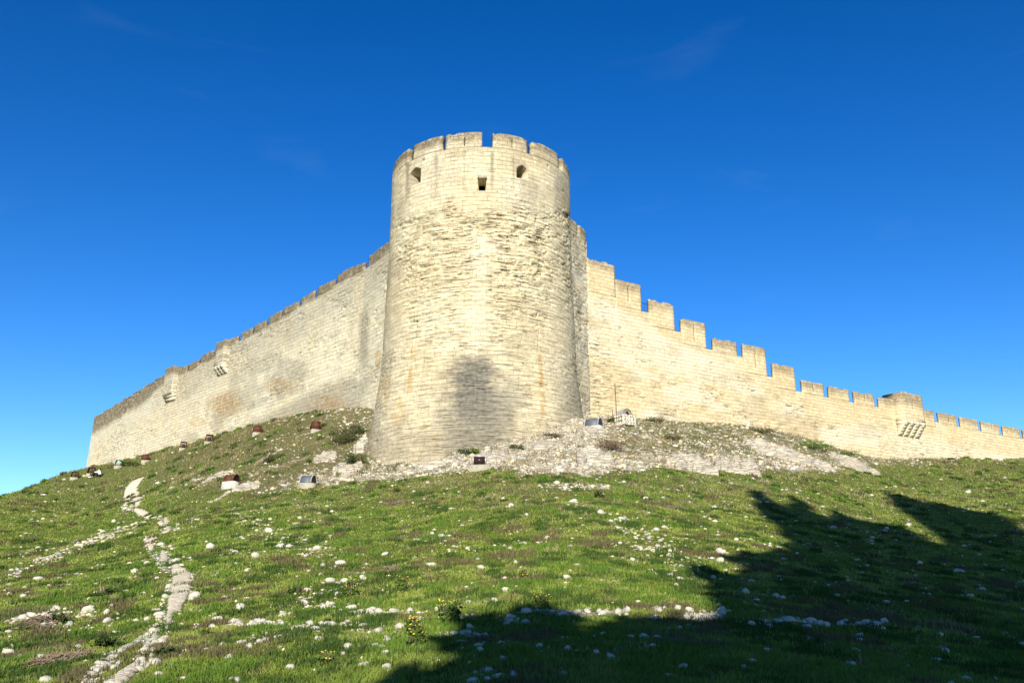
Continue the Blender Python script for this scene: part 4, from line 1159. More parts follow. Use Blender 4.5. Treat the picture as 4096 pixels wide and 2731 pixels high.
OC = [(2760, 1876, 210, 0.75, 2.6, 'broad cream rock slab, the leftmost of the row of slabs below the right wall'),
      (2945, 1876, 190, 0.75, 2.4, 'cream rock slab with a dark cleft, middle of the row below the right wall'),
      (3110, 1812, 250, 0.6, 4.0, 'grey and ochre rock slab just above the slabs, under the right wall'),
      (3230, 1850, 190, 0.5, 3.0, 'long low grey rock ledge beside the green bank under the right wall'),
      (3420, 1862, 170, 0.4, 3.0, 'rightmost low rock ledge, below the corbelled turret of the right wall'),
      (2380, 1850, 150, 0.55, 3.0, 'rough white rock hump below the right foot of the round tower'),
      (2370, 1725, 90, 0.45, 1.6, 'small pile of cream rock under the grey domed floodlight right of the tower'),
      (1445, 1800, 60, 0.9, 1.5, 'upright cream rock pressed against the left side of the tower foot'),
      (1395, 1872, 120, 0.5, 2.0, 'jagged pale rock just below the dark shrub at the tower left foot'),
      (1300, 1835, 100, 0.4, 1.8, 'broken pale rocks between the grey floodlight and the olive bush'),
      (1760, 1862, 200, 0.45, 1.6, 'low pale ledge along the front foot of the round tower'),
      (1960, 1838, 150, 0.45, 1.8, 'pale ledge behind the central floodlight at the tower foot'),
      (870, 1915, 120, 0.35, 1.0, 'narrow pale ledge left of the rusty floodlight on the grassy bank'),
      (985, 1955, 110, 0.4, 1.0, 'diagonal pale ledge between the rusty and the grey floodlights'),
      (2180, 1790, 160, 0.4, 2.2, 'flat pale ledge climbing to the right foot of the tower')]
for i, a in enumerate(OC): outcrop(a[0], a[1], a[2], a[3] * 0.62, a[4], a[5], 500 + i * 7, rot=0.35 if i in (13, 12) else 0.0)

# ---- shrubs and flowering plants
def leafcloud(n, w, d, h, leaf, cols, seed, bare=0.0):
    r_ = np.random.default_rng(seed)
    nc = max(4, n // 90); cc = np.stack([(r_.random(nc) - 0.5) * w * 0.8, (r_.random(nc) - 0.5) * d * 0.8, h * (0.2 + 0.6 * r_.random(nc))], -1)
    pick = r_.integers(nc, size=n); p = cc[pick] + r_.normal(0, 1, (n, 3)) * np.array([w, d, h]) * 0.13
    p[:, 2] = np.abs(p[:, 2])
    a = r_.normal(0, 1, (n, 3)); a /= np.linalg.norm(a, axis=1)[:, None]; b = np.cross(a, r_.normal(0, 1, (n, 3))); b /= np.linalg.norm(b, axis=1)[:, None]
    s = leaf * (0.6 + 0.8 * r_.random((n, 1)))
    V = np.stack([p - a * s * 0.5, p + b * s * 0.35, p + a * s * 0.5, p - b * s * 0.35], 1).reshape(-1, 3)
    tone = _h(pick, pick * 0 + 1, seed)[:, None]
    c = np.array(cols[0])[None] * (1 - tone) + np.array(cols[1])[None] * tone; c = c * (0.75 + 0.5 * r_.random((n, 1)))
    return V, np.arange(n * 4).reshape(-1, 4), np.repeat(c, 4, 0)
def shrub(px, py, wpx, hpx, cols, label, seed, name='shrub', flowers=0, cat='shrub', group=None, leafs=None, stems=7, n=None):
    p = g(px, py); dep = p[1] * CT + (p[2] - CAMZ) * ST; w = wpx * dep / FPX; h = hpx * dep / FPX; d = w * 0.8
    root = empty(name, p, label, cat, group)
    leaf = leafs or max(0.05, 0.0011 * dep)
    n = n or int(min(2600, 5.0 * w * h / leaf ** 2 + 160))
    V, F, C = leafcloud(n, w, d, h, leaf, cols, seed); V[:, 2] -= 0.03
    link('foliage', mesh_np('foliage', V, F, colors=C), M_BUSH, root)
    r_ = np.random.default_rng(seed + 1); lst = []
    for k in range(stems):
        q = np.array([(r_.random() - 0.5) * w * 0.8, (r_.random() - 0.5) * d * 0.6, h * (0.6 + 0.45 * r_.random())])
        lst.append(bar((q[0] * 0.15, q[1] * 0.15, -0.08), q, 0.012 * max(1, dep / 40), 4, 0.006 * max(1, dep / 40)))
    V_, F_ = join(lst); link('stems', mesh_np('stems', V_, F_), M_BARK, root)
    if flowers:
        r_ = np.random.default_rng(seed + 2); fm = None
        for k in range(flowers):
            q = (float((r_.random() - 0.5) * w), float((r_.random() - 0.5) * d), float(h * (0.45 + 0.65 * r_.random())))
            if fm is None: fm = mesh_np('flower', IV0 * 0.014 * max(0.8, dep / 26) * np.array([1, 1, 0.6]), IF0); fm.materials.append(M_YEL)
            fo = bpy.data.objects.new('flower', fm); COL.objects.link(fo); fo.parent = root; fo.location = q; fo.scale = [0.7 + 0.6 * float(r_.random())] * 3
    return root
M_YEL = simple('yellow petals', (0.60, 0.46, 0.06), 0.8, 0.1, 3.0)
GD = ((0.022, 0.038, 0.010), (0.050, 0.085, 0.018)); GO = ((0.055, 0.060, 0.020), (0.095, 0.095, 0.035)); GB = ((0.05, 0.10, 0.014), (0.085, 0.155, 0.02)); GR = ((0.10, 0.07, 0.04), (0.17, 0.125, 0.07))
SH = [(1420, 1862, 85, 62, GD, 'dark green shrub hugging the left foot of the round tower'),
      (1375, 1775, 110, 70, GO, 'wide olive bush on the bank right of the last rusty floodlight'),
      (1430, 1738, 70, 45, GD, 'dark bush high on the bank between the last floodlight and the tower'),
      (1872, 1818, 85, 28, GD, 'low dark shrub at the front foot of the tower behind the central floodlight'),
      (1905, 1815, 40, 26, GB, 'bright green tuft beside the low shrub at the tower front'),
      (2630, 1692, 75, 26, GO, 'olive shrub at the base of the right wall, right of the domed floodlight'),
      (2441, 1690, 45, 20, GD, 'small dark shrub left of the stone pedestal at the right wall'),
      (2065, 1800, 60, 28, GO, 'round olive shrub on the rocks below the tower right side'),
      (2215, 1752, 70, 22, GO, 'flat olive shrub at the tower right foot'),
      (2690, 1760, 60, 22, GO, 'small olive shrub on the stony bank under the right wall'),
      (2440, 1800, 110, 52, GR, 'brown dry shrub on the stony bank right of the tower'),
      (3030, 1728, 150, 16, GO, 'thin olive scrub at the crest below the middle of the right wall'),
      (3250, 1795, 150, 34, GB, 'bright green bank of weeds against the right wall base'),
      (3385, 1822, 120, 22, GB, 'low green weeds tapering along the right wall base'),
      (1078, 1850, 60, 40, GO, 'olive scrub on the bank between the walls floodlights and the grey one'),
      (1090, 1690, 40, 22, GR, 'thin brown weeds against the left wall right of a rusty floodlight'),
      (1200, 1725, 46, 18, GO, 'low olive weeds left of the last rusty floodlight'),
      (1245, 1850, 44, 20, GB, 'small bright green plant above the grey floodlight'),
      (520, 1862, 60, 20, GD, 'dark green weeds right of a rusty floodlight low on the left wall'),
      (1180, 2375, 60, 36, GD, 'dark tussock in the turf in the middle of the slope, left part'),
      (415, 2382, 70, 36, GD, 'dark tussock left of the footpath'),
      (430, 2590, 130, 60, GD, 'large dark green clump beside the forked end of the footpath'),
      (640, 2620, 110, 50, GD, 'dark green clump right of the bare lower footpath'),
      (230, 2490, 120, 40, GD, 'leafy trailing plant over the twig pile at the left'),
      (2400, 1990, 46, 30, GD, 'dark tussock beside a patch of small stones below the right outcrops')]
for i, a in enumerate(SH): shrub(*a, 700 + i * 3)
FL = [(1665, 2590, 75, 115, 'tall bushy plant with yellow flowers standing above the tree shadow', 46), (1800, 2490, 110, 85, 'spreading yellow flowering plant above the shadow, right of the tallest one', 22),
      (1612, 2365, 55, 58, 'yellow flowering plant in the middle of the green slope', 16), (1405, 2385, 50, 74, 'yellow flowering plant left of the middle one', 18),
      (1240, 1990, 100, 34, 'low patch of small yellow flowers below the grey floodlight', 34), (1575, 1968, 46, 20, 'small yellow flowering tuft below the tower left foot', 10),
      (1305, 2655, 90, 46, 'yellow flowering patch at the bottom edge, left of the tree shadow', 12), (2095, 2320, 40, 44, 'thin yellow flowering plant right of the middle of the slope', 9), (2170, 2420, 70, 40, 'sparse yellow flowers just above the rounded shadow lobe', 12),
      (830, 2540, 60, 34, 'small yellow flowers beside a reddish patch right of the path', 5)]
for i, a in enumerate(FL): shrub(*a[:4], ((0.06, 0.095, 0.02), (0.10, 0.15, 0.03)), a[4], 800 + i * 3, n=int(260 + a[2] * a[3] / 18), name='flowering_plant', flowers=a[5], cat='flowering plant', group='yellow flowering plants on the slope')
for i, (a, b, c_, d_, l) in enumerate([(1585, 2018, 70, 26, 'pale dead clump of stalks at the upper middle of the slope'), (1562, 2278, 50, 22, 'grey dead clump near the centre of the slope'), (2695, 2035, 70, 14, 'reddish brown dead patch below the right outcrops'),
                                       (150, 2495, 150, 26, 'pile of dry grey twigs near the left edge'), (230, 2650, 170, 46, 'big heap of dry brown twigs in the lower left corner')]):
    p = g(a, b); dep = p[1] * CT; w = c_ * dep / FPX; h = d_ * dep / FPX; n = 420
    r_ = np.random.default_rng(900 + i)
    lst = []
    for k in range(n):
        q0 = p + np.array([(r_.random() - 0.5) * w, (r_.random() - 0.5) * w * 1.2, 0]); q0[2] = float(H(q0[:1], q0[1:2])[0]) + 0.02 + r_.random() * h * 0.35
        an = r_.normal(0.2, 0.9); L = w * (0.08 + 0.14 * r_.random()); q1 = q0 + np.array([math.cos(an) * L, math.sin(an) * L, r_.normal(0.1, 0.25) * L])
        lst.append(bar(q0 - p, q1 - p, 0.006 * max(1, dep / 18), 3))
    V_, F_ = join(lst); o = link('twig_heap', mesh_np('twig_heap', V_, F_), (M_TWIG if 'M_TWIG' in globals() else globals().setdefault('M_TWIG', simple('dry twigs', (0.23, 0.17, 0.12), 0.9, 0.3, 4.0))), None); o.location = p
    tag(o, l, 'twigs')

# ------------------------------------------------------------------ floodlights
def plinth_mesh(w, d, h, seed):
    V, F = boxmesh([(0, 0, -0.25, w, d, h + 0.5 - 0.0, 0, 0.90)])
    V = V + np.random.default_rng(seed).normal(0, 0.015, V.shape); V[:, 2] += h / 2; 
    return mesh_np('plinth', V, F)
def plates(lst, th=0.02):
    out = []
    for P in lst:
        P = np.array(P, float); n = np.cross(P[1] - P[0], P[2] - P[0]); n /= np.linalg.norm(n)
        out.append((np.concatenate([P - n * th / 2, P + n * th / 2]), np.array([(0, 3, 2, 1), (4, 5, 6, 7), (0, 1, 5, 4), (1, 2, 6, 5), (2, 3, 7, 6), (3, 0, 4, 7)])))
    return out
def rusty(px, py, w, h, yaw, label, open_side=True, ph=0.13, seed=0, tilt=0.0):
    w *= 0.74; h *= 0.78; p = g(px, py); root = empty('floodlight', p, label, 'floodlight', 'rusty caged floodlights along the left wall', rz=yaw)
    link('plinth', plinth_mesh(w * 1.2, w * 1.1, ph, seed), M_CONC, root)
    a, b = w / 2, w / 2 * 0.78; z0, z1_ = ph + 0.003, ph + h
    B = [(-a, -a, z0), (a, -a, z0), (a, a, z0), (-a, a, z0)]; T = [(-b, -b, z1_), (b, -b, z1_), (b, b, z1_), (-b, b, z1_)]
    lst = [bar(B[i], T[i], 0.03, 4) for i in range(4)] + [bar(T[i], T[(i + 1) % 4], 0.03, 4) for i in range(4)] + [bar(B[i], B[(i + 1) % 4], 0.025, 4) for i in range(4)]
    pl = [(B[3], B[0], T[0], T[3]), (T[0], T[1], T[2], T[3])]
    if not open_side: pl.append((B[0], B[1], T[1], T[0]))
    lst += plates(pl, 0.015)
    for k in range(1, 9):    # bars of the open faces
        f_ = k / 9
        for i, j in ((0, 1), (1, 2)):
            if i == 0 and not open_side: continue
            P = np.array(B[i]) * (1 - f_) + np.array(B[j]) * f_; Q = np.array(T[i]) * (1 - f_) + np.array(T[j]) * f_
            lst.append(bar(P, Q, 0.006, 4))
    V_, F_ = join([(v, f) for v, f in lst]); link('cage', mesh_np('cage', V_, F_), M_RUST, root)
    V_, F_ = boxmesh([(0.02, 0.06, ph + h * 0.45, w * 0.42, w * 0.3, h * 0.55, 0.2, 0.8)]); lm_ = link('lamp', mesh_np('lamp', V_, F_), M_IRON, root)
    V_, F_ = boxmesh([(0.02, 0.06 + w * 0.16, ph + h * 0.45, w * 0.34, 0.02, h * 0.42, 0.2, 0.9)]); link('lens', mesh_np('lens', V_, F_), M_LENS, lm_)
    return root
rusty(297, 1914, 0.80, 0.62, 0.3, 'dark caged floodlight standing against the sky beyond the wall end', seed=1)
rusty(364, 1899, 0.86, 0.70, 0.2, 'rusty caged floodlight directly behind the seated person', seed=2)
rusty(474, 1868, 0.86, 0.66, 0.3, 'rusty floodlight with a faded green sheet leaning on it, next right of the person', seed=3)
rusty(580, 1846, 0.86, 0.66, 0.5, 'closed dark rusty floodlight between the green sheet and the midway open ones', False, seed=4)
rusty(732, 1797, 0.86, 0.72, 0.4, 'rusty floodlight with open cage, the smallest tapered one midway along the left wall', seed=5)
rusty(836, 1772, 0.94, 0.74, 0.4, 'open rusty floodlight showing daylight through its cage', seed=6)
rusty(1029, 1737, 0.90, 0.70, 0.45, 'solid rust red floodlight cage on a pale block, second nearest the tower', False, seed=7)
rusty(1262, 1724, 0.80, 0.68, 0.6, 'rusty caged floodlight nearest the tower on a chipped pale block', False, seed=8)
# tilted green panel belonging to nothing else: leans on its lamp
p = g(462, 1872); o = link('green_panel', mesh_np('green_panel', *boxmesh([(0, 0, 0.35, 0.42, 0.03, 0.85)])), simple('faded green sheet', (0.22, 0.33, 0.27), 0.7, 0.15), None)
o.location = p; o.rotation_euler = (0.2, 0.5, 0.2); tag(o, 'narrow faded green sheet leaning on a rusty floodlight', 'panel')

def hooded(px, py, w, rad, yaw, label, shell, ph=0.35, rust=False, stone=False, front=None, pw=1.35):
    p = g(px, py); root = empty('floodlight', p, label, 'floodlight', 'hooded floodlights around the tower foot', rz=yaw)
    link('plinth', plinth_mesh(w * pw, rad * 2.3, ph, int(px)), M_STONE if stone else M_CONC, root)
    n = 14; V = []; F = []
    for i in range(n + 1):
        t_ = math.pi * i / n
        for xx in (-w / 2, w / 2): V.append((xx, -rad * math.cos(t_), ph + rad * 1.15 * math.sin(t_)))
        for xx in (-w / 2, w / 2): V.append((xx, -(rad - 0.02) * math.cos(t_), ph + (rad - 0.02) * 1.15 * math.sin(t_)))
    for i in range(n):
        b = 4 * i; F += [(b, b + 1, b + 5, b + 4), (b + 2, b + 6, b + 7, b + 3), (b, b + 4, b + 6, b + 2), (b + 1, b + 3, b + 7, b + 5)]
    hood = link('hood', mesh_np('hood', V, F, smooth=False), shell, root)
    for xx in (-w / 2, w / 2):
        lst = []
        for i in range(n):
            lst.append(bar((xx, -rad * 1.01 * math.cos(math.pi * i / n), ph + rad * 1.16 * math.sin(math.pi * i / n)), (xx, -rad * 1.01 * math.cos(math.pi * (i + 1) / n), ph + rad * 1.16 * math.sin(math.pi * (i + 1) / n)), 0.028, 4))
        V_, F_ = join(lst); link('rim', mesh_np('rim', V_, F_), M_RUST if rust else M_PALEMETAL, hood)
    for sx in (-1, 1):
        V = [(sx * (w / 2 - 0.04), 0, ph)] + [(sx * (w / 2 - 0.04), -(rad - 0.03) * math.cos(math.pi * i / n), ph + (rad - 0.03) * 1.13 * math.sin(math.pi * i / n)) for i in range(n + 1)]
        link('end_plate', mesh_np('end_plate', V, [(0, i + 1, i + 2) for i in range(n)]), M_LENS, root)
    if front:
        V_, F_ = boxmesh([(0, -rad * 0.98 - 0.02, ph + rad * 0.62, w * 0.92, 0.03, rad * 1.1)]); link('glass', mesh_np('glass', V_, F_), M_LENS, root)
        V_, F_ = boxmesh([(sx * w / 2, -rad * 0.6, ph + rad * 0.62, 0.05, rad * 1.0, rad * 1.2) for sx in (-1, 1)] + [(0, -rad * 0.55, ph + rad * 1.22, w, rad * 1.0, 0.04)]); link('frame', mesh_np('frame', V_, F_), M_PALEMETAL, root)
    return root
hooded(1232, 1947, 0.66, 0.36, -0.25, 'grey barrel hooded floodlight on a cream block, left of the tower foot', M_GREYMETAL, ph=0.2)
hooded(1918, 1878, 0.56, 0.30, 0.0, 'floodlight with dark glass front on a cream block below the tower', M_GREYMETAL, ph=0.2, front=True, pw=1.8)
hooded(2376, 1714, 0.85, 0.42, -0.5, 'low grey domed floodlight with a rusty end among rocks right of the tower', M_GREYMETAL, ph=0.12, stone=True)
hooded(925, 1946, 0.62, 0.36, -0.3, 'flattened rusty hooded floodlight on a rough stone block, on the left bank', M_RUST, ph=0.25, rust=True, stone=True)
# rounded lamp on a stone pedestal at the right wall
p = g(2500, 1700); root = empty('floodlight', p, 'rounded grey floodlight on a white rubble pedestal against the right wall', 'floodlight', 'hooded floodlights around the tower foot', rz=0.6)
r_ = np.random.default_rng(5); lst = []
for iz in range(5):
    for ix in range(5):
        for iy in range(4):
            if 0 < ix < 4 and 0 < iy < 3 and iz < 4: continue
            b_, f_ = boxmesh([(-0.5 + ix * 0.25 + 0.05 * (iz % 2), -0.38 + iy * 0.25, 0.02 + iz * 0.14, 0.275, 0.27, 0.155, r_.normal(0, 0.12), 0.9)]); lst.append((b_ + r_.normal(0, 0.02, b_.shape), f_))
V_, F_ = join(lst); link('plinth', mesh_np('plinth', V_, F_), M_STONE, root)
th_ = np.linspace(0, math.pi, 13); V = []; 
for yy in (-0.3, 0.3):
    for t_ in th_: V.append((-0.44 * math.cos(t_), yy, 0.68 + 0.46 * math.sin(t_)))
F = [(i, i + 1, 14 + i, 13 + i) for i in range(12)]
hd = link('hood', mesh_np('hood', V, F), M_PALEMETAL, root)
V = [(0, -0.24, 0.69)] + [(-0.40 * math.cos(t_), -0.24, 0.69 + 0.42 * math.sin(t_)) for t_ in th_]
link('end_plate', mesh_np('end_plate', V, [(0, i + 2, i + 1) for i in range(12)]), simple('dusty glass', (0.20, 0.18, 0.15), 0.6, 0.3, 3.0), root)
V_, F_ = boxmesh([(0.0, -0.28, 0.84, 0.30, 0.05, 0.26, 0, 0.4)]); link('lamp', mesh_np('lamp', V_, F_), M_LENS, root)
# iron pole beside it, and planks leaning below
p = g(2468, 1688); top = 160 * (p[1] * CT + 3.5) / FPX
V_, F_ = join([bar((0, 0, -0.3), (-0.06, 0, top), 0.028)] + [bar((-0.05 - 0.0, 0, top * q), (0.03, 0, top * q), 0.02, 4) for q in (0.43, 0.72)])
o = link('iron_pole', mesh_np('iron_pole', V_, F_), M_IRON); o.location = p; tag(o, 'thin dark iron pole standing in front of the right wall', 'pole')
p = g(2485, 1700); V_, F_ = join([bar((0, -0.2, 0.0), (0.85, 0.3, 0.85), 0.05, 4)]); o = link('timber', mesh_np('timber', V_, F_), M_WOOD); o.location = p; tag(o, 'dark timber leaning on the white rubble pedestal', 'plank')
p = g(2440, 1715); V_, F_ = join([bar((0, -0.2, 0.0), (1.0, 0.4, 0.35), 0.04, 4)]); o = link('timber', mesh_np('timber', V_, F_), M_WOOD); o.location = p; tag(o, 'weathered pale timber lying on the rocks left of the pedestal', 'plank')
# small bare shrub by the pole, wispy weeds on the skyline
def twigs(px, py, hpx, n, label, seed, mat=M_BARK, spread=0.5):
    p = g(px, py); dep = p[1] * CT; h = hpx * dep / FPX; r_ = np.random.default_rng(seed); lst = []
    for k in range(n):
        a = r_.normal(0, spread); b = r_.normal(0, 0.3); q = np.array([(r_.random() - 0.5) * h * 1.2, 0, -0.05]); e = q + np.array([math.sin(a), b * 0.4, math.cos(a)]) * h * (0.5 + 0.5 * r_.random())
        lst.append(bar(q, e, 0.014, 3, 0.007))
        m = q * 0.45 + e * 0.55; lst.append(bar(m, m + np.array([math.sin(a + 0.7), 0, math.cos(a + 0.7)]) * h * 0.25, 0.01, 3, 0.005))
    V_, F_ = join(lst); o = link('bare_shrub', mesh_np('bare_shrub', V_, F_), mat); o.location = p; tag(o, label, 'shrub'); return o
twigs(2456, 1682, 50, 6, 'small pale leafless shrub at the foot of the iron pole', 41, M_TWIG, 0.35)
twigs(105, 1962, 26, 16, 'wispy bare weeds on the left skyline, the lower clump', 42)
twigs(228, 1930, 30, 18, 'wispy bare weeds on the left skyline, nearest the dark floodlight', 43)

# ------------------------------------------------------------------ the seated person
M_SKIN = simple('skin', (0.45, 0.27, 0.19), 0.6, 0.05); M_WHITE = simple('white cotton', (0.80, 0.80, 0.78), 0.9, 0.04, 20)
M_BLACK = simple('black cloth', (0.015, 0.015, 0.018), 0.9, 0.1); M_HAIR = simple('dark brown hair', (0.022, 0.013, 0.009), 0.6, 0.2, 30); M_SHOE = simple('white shoes', (0.75, 0.74, 0.70), 0.7, 0.05)
def skinned(name, pts, edges, radii, mat, parent, sub=2):
    me = bpy.data.meshes.new(name); me.from_pydata(pts, edges, []); o = link(name, me, mat, parent)
    sm = o.modifiers.new('skin', 'SKIN'); sm.use_smooth_shade = True
    for v, r_ in zip(me.skin_vertices[0].data, radii): v.radius = (r_, r_) if not isinstance(r_, tuple) else r_
    me.skin_vertices[0].data[0].use_root = True
    ss = o.modifiers.new('sub', 'SUBSURF'); ss.levels = sub; ss.render_levels = sub
    dg = bpy.context.evaluated_depsgraph_get(); ev = o.evaluated_get(dg); m2 = bpy.data.meshes.new_from_object(ev); o.modifiers.clear(); o.data = m2
    if not m2.materials: m2.materials.append(mat)
    return o
pp = g(396, 1907)
per_ = empty('person', tuple(pp), 'person seated on the slope in a white top and black trousers, knees drawn up', 'person', rz=0.25)
# faces -x : hips at origin, 0.11 above the ground
hip = (0, 0, 0.13); 
pts = [hip, (0.05, 0, 0.32), (0.02, 0, 0.50), (-0.02, 0, 0.60), (-0.05, 0, 0.69), (-0.07, 0, 0.80),         # spine, neck, head
       (-0.02, -0.10, 0.13), (-0.42, -0.13, 0.36), (-0.66, -0.12, -0.02), (-0.82, -0.12, -0.05),             # near leg
       (-0.02, 0.10, 0.13), (-0.38, 0.15, 0.42), (-0.56, 0.14, 0.04), (-0.72, 0.14, 0.02),                    # far leg
       (-0.01, -0.19, 0.55), (-0.20, -0.22, 0.40), (-0.44, -0.12, 0.44), (-0.01, 0.19, 0.55), (-0.20, 0.22, 0.42), (-0.43, 0.05, 0.47)]
ed = [(0, 1), (1, 2), (2, 3), (3, 4), (4, 5), (0, 6), (6, 7), (7, 8), (8, 9), (0, 10), (10, 11), (11, 12), (12, 13), (2, 14), (14, 15), (15, 16), (2, 17), (17, 18), (18, 19)]
ra = [0.13, 0.115, 0.12, 0.055, 0.06, 0.085, 0.085, 0.062, 0.045, 0.035, 0.085, 0.062, 0.045, 0.035, 0.05, 0.04, 0.028, 0.05, 0.04, 0.028]
skinned('body', pts, ed, ra, M_SKIN, per_)
skinned('top', [(0.01, 0, 0.16), (0.05, 0, 0.32), (0.02, 0, 0.51), (0.0, 0, 0.58), (-0.01, -0.19, 0.55), (-0.20, -0.225, 0.40), (-0.41, -0.13, 0.435), (-0.01, 0.19, 0.55), (-0.20, 0.225, 0.42), (-0.40, 0.06, 0.465)],
        [(0, 1), (1, 2), (2, 3), (2, 4), (4, 5), (5, 6), (2, 7), (7, 8), (8, 9)], [0.165, 0.145, 0.148, 0.07, 0.075, 0.06, 0.045, 0.075, 0.06, 0.045], M_WHITE, per_)
skinned('trousers', [(0, 0, 0.12), (-0.03, -0.10, 0.13), (-0.42, -0.13, 0.365), (-0.65, -0.12, 0.0), (-0.03, 0.10, 0.13), (-0.38, 0.15, 0.425), (-0.555, 0.14, 0.06)],
        [(0, 1), (1, 2), (2, 3), (0, 4), (4, 5), (5, 6)], [0.14, 0.11, 0.082, 0.062, 0.11, 0.082, 0.062], M_BLACK, per_)
skinned('hair', [(-0.045, 0, 0.86), (-0.02, 0, 0.80), (0.03, 0, 0.68), (0.04, 0, 0.60)], [(0, 1), (1, 2), (2, 3)], [0.075, 0.098, 0.075, 0.045], M_HAIR, per_)
for q in ((-0.68, -0.12, -0.03), (-0.59, 0.14, 0.04)):
    skinned('shoe', [q, (q[0] - 0.10, q[1], q[2] - 0.02), (q[0] - 0.22, q[1], q[2] - 0.035)], [(0, 1), (1, 2)], [0.05, 0.05, 0.036], M_SHOE, per_)

# ------------------------------------------------------------------ trees behind the viewer whose shade falls over the slope
SHP = [(1580, 2780), (1600, 2655), (1660, 2690), (1760, 2715), (1860, 2710), (1870, 2640), (1850, 2575), (1750, 2562), (1760, 2548), (1830, 2556), (1905, 2540), (1960, 2528), (2010, 2515), (1905, 2500), (1890, 2468), (1925, 2485), (2000, 2505), (2050, 2478), (2080, 2440), (2160, 2425), (2230, 2428), (2250, 2448), (2310, 2463), (2335, 2478), (2260, 2508), (2230, 2545), (2380, 2545),
       (2440, 2500), (2549, 2472), (2640, 2480), (2740, 2473), (2790, 2500), (2900, 2492), (2860, 2400), (2875, 2330), (2800, 2292), (2780, 2252), (2850, 2272), (2920, 2300), (3020, 2292), (3000, 2262), (2925, 2234), (3030, 2222), (3100, 2222), (3190, 2192), (3170, 2160), (3120, 2110), (3060, 2050), (3025, 1972), (3100, 2015), (3160, 2040), (3190, 2002), (3218, 2038), (3262, 2058), (3290, 2095),
       (3340, 2058), (3450, 2088), (3540, 2108), (3640, 2130), (3680, 2172), (3760, 2186), (3800, 2178), (3735, 2135), (3660, 2072), (3600, 2030), (3522, 1955), (3620, 1988), (3700, 2028), (3760, 2018), (3830, 2033), (3900, 2050), (3960, 2066), (4010, 2078), (4100, 2135), (4800, 2300), (4800, 4500), (1400, 4500)]
def inpoly(px, py, P):
    c = np.zeros(px.shape, bool); n = len(P)
    for i in range(n):
        x0, y0 = P[i]; x1, y1 = P[(i + 1) % n]
        k = ((y0 > py) != (y1 > py)); xx = (x1 - x0) * (py - y0) / (y1 - y0 + 1e-9) + x0
        c ^= k & (px < xx)
    return c
hx = np.arange(-20, 70, 0.5); hy = np.arange(-10, 100, 0.5)
HXm, HYm = np.meshgrid(hx, hy, indexing='ij'); HR = H0(HXm, HYm)
def Hq(x, y):
    i = np.clip((x + 20) / 0.5, 0, len(hx) - 2.001); j = np.clip((y + 10) / 0.5, 0, len(hy) - 2.001)
    a = i.astype(int); b = j.astype(int); fi = i - a; fj = j - b
    return (HR[a, b] * (1 - fi) + HR[a + 1, b] * fi) * (1 - fj) + (HR[a, b + 1] * (1 - fi) + HR[a + 1, b + 1] * fi) * fj
e1 = np.array([math.cos(SUN_AZ), math.sin(SUN_AZ), 0.0]); e2 = np.cross(SUN, e1); e2 *= np.sign(e2[2])
SP = 0.25
ua = np.arange(-6, 44, SP); vb = np.arange(2.5, 30, SP); layers = []
for k in range(13):
    U, Vv = np.meshgrid(ua, vb, indexing='ij'); U = U.ravel() + rng.normal(0, 0.12, U.size); Vv = Vv.ravel() + rng.normal(0, 0.12, Vv.size)
    layers.append(np.stack([U, Vv], -1))
UV_ = np.concatenate(layers)
y0 = -9.0
Pc = e1[None] * UV_[:, :1] + e2[None] * UV_[:, 1:] ; 
s_ = (y0 - Pc[:, 1]) / SUN[1]; Pc = Pc + SUN[None] * s_[:, None]                     # onto the trees' plane
trunks = np.array([[1.0, y0 - 1], [9.5, y0 - 2.0], [17.5, y0], [27.0, y0 - 2.5], [36.0, y0]])
who = np.argmin(np.abs(Pc[:, None, 0] - trunks[None, :, 0] + rng.normal(0, 0.8, (len(Pc), 1))), 1)
off_ = np.abs(Pc[:, 0] - trunks[who, 0]); dpt = rng.normal(0, 1.0, len(Pc)) * np.clip(2.6 - 0.35 * off_, 0.6, 3) + (trunks[who, 1] - y0)
Pc = Pc - SUN[None] * (dpt / SUN[1])[:, None] * -1
# where each clump's shadow lands
cur = Pc.copy(); tcur = np.zeros(len(Pc)); done = np.zeros(len(Pc), bool); hitp = np.zeros((len(Pc), 2))
for st in range(300):
    cur = cur - SUN[None] * 0.45; below = (cur[:, 2] < Hq(cur[:, 0], cur[:, 1])) & ~done
    hitp[below] = cur[below, :2]; done |= below
hz = Hq(hitp[:, 0], hitp[:, 1]); spx, spy = proj(hitp[:, 0], hitp[:, 1], hz)
ok_front = hitp[:, 1] > 3
nzx = (fbm(Pc[:, 0] * 0.8, Pc[:, 2] * 0.8, 401, 3) - 0.5)
nz2 = (fbm(Pc[:, 0] * 2.6 + 9, Pc[:, 2] * 2.6, 407, 2) - 0.5)
ins = inpoly(spx + 12 + 50 * nzx + 80 * nz2, spy + 8 + 22 * nzx + 30 * nz2, SHP) | (~ok_front & (hitp[:, 0] > 0.5) & (hitp[:, 1] > -4))
for (hx_, hy_, rx, ry, tl_) in ((2985, 2595, 50, 18, 0.2), (3060, 2645, 50, 16, 0.3), (3820, 2572, 34, 10, 0), (3110, 2400, 40, 14, 0.2), (3280, 2420, 30, 9, 0), (3900, 2580, 30, 9, 0), (3170, 2260, 30, 8, 0.0), (3400, 2245, 20, 7, 0), (1985, 2590, 26, 14, 0), (3180, 2580, 26, 9, 0), (3530, 2412, 60, 7, 0)):
    ins &= ~(np.hypot((spx - hx_) / rx, (spy - hy_ - tl_ * (spx - hx_)) / ry) < 1)
ins &= done & (hitp[:, 0] < 36) & (Pc[:, 2] > 3.0)
Pc = Pc[ins]; who = who[ins]
print('leaf clumps', len(Pc), 'z', Pc[:, 2].min(), Pc[:, 2].max())
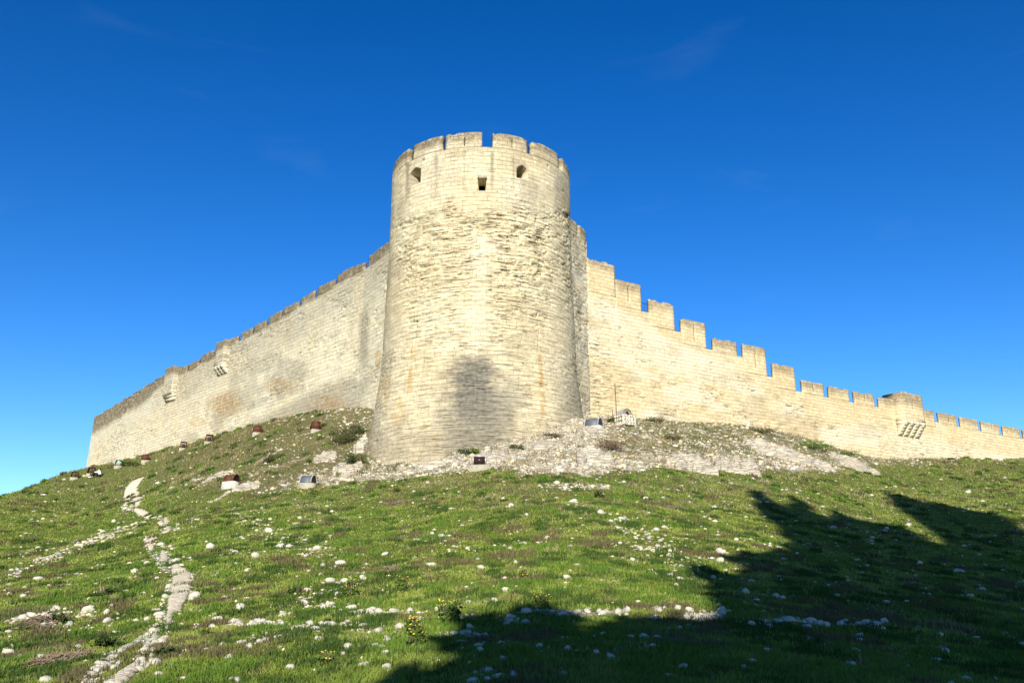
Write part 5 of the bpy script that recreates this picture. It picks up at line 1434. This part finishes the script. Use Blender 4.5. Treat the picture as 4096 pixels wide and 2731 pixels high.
TL = ['broad dark pine behind the viewer, at the left end of the row', 'dark pine behind the viewer, second in the row from the left', 'dark pine behind the viewer, middle of the row', 'tall dark pine behind the viewer, fourth in the row', 'tallest dark pine behind the viewer, right end of the row']
for ti in range(5):
    P = Pc[who == ti]
    if len(P) < 60: continue
    gz = float(H0(trunks[ti][0], trunks[ti][1])); root = empty('pine_tree', (trunks[ti][0], trunks[ti][1], gz), TL[ti], 'tree', 'trees shading the lower slope')
    R0 = np.array([trunks[ti][0], trunks[ti][1], gz]); Q = P - R0; n = len(Q)
    a = rng.normal(0, 1, (n, 3)); a /= np.linalg.norm(a, axis=1)[:, None]; b = np.cross(a, rng.normal(0, 1, (n, 3))); b /= np.linalg.norm(b, axis=1)[:, None]
    s = 0.42 * (0.7 + 0.6 * rng.random((n, 1)))
    V = np.stack([Q - a * s * 0.5 - b * s * 0.3, Q + a * s * 0.5 - b * s * 0.35, Q + a * s * 0.5 + b * s * 0.3, Q - a * s * 0.45 + b * s * 0.35], 1).reshape(-1, 3)
    tn = np.repeat((0.6 + 0.8 * rng.random((n, 1))) * np.array([[0.03, 0.05, 0.018]]), 4, 0)
    link('crown', mesh_np('crown', V, np.arange(4 * n).reshape(-1, 4), colors=tn), M_BUSH, root)
    cxm = float(np.median(Q[:, 0])); cym = float(np.median(Q[:, 1])); near_ = Q[np.abs(Q[:, 0] - cxm) < 1.0]; zt = max(4.0, float(np.percentile(near_[:, 2], 97)) - 0.8)
    tr = [np.array([cxm * f_ * f_, cym * f_ * f_, zt * f_]) for f_ in (0, 0.25, 0.5, 0.75, 1.0)]; rr_ = [0.36, 0.29, 0.22, 0.13, 0.05]
    lst = [bar(tr[i] - (0, 0, 0.3 if i == 0 else 0), tr[i + 1], rr_[i], 6, rr_[i + 1]) for i in range(4)]
    for k in range(26):
        e = Q[int(rng.integers(n))]
        if np.min(np.hypot(Q[:, 0] - (e[0] + cxm) / 2, Q[:, 2] - (e[2] + min(zt, e[2])) / 2)) > 0.35: continue
        hz_ = min(zt * 0.95, max(zt * 0.15, e[2] - 0.35 * np.hypot(e[0], e[1]) - 0.5)); f_ = hz_ / zt
        s0_ = np.array([cxm * f_ * f_, cym * f_ * f_, hz_]); m = (s0_ + e) / 2 + rng.normal(0, 0.3, 3)
        lst.append(bar(s0_, m, 0.09, 6, 0.06)); lst.append(bar(m, e, 0.06, 6, 0.02))
    V_, F_ = join(lst); link('trunk', mesh_np('trunk', V_, F_), M_BARK, root)
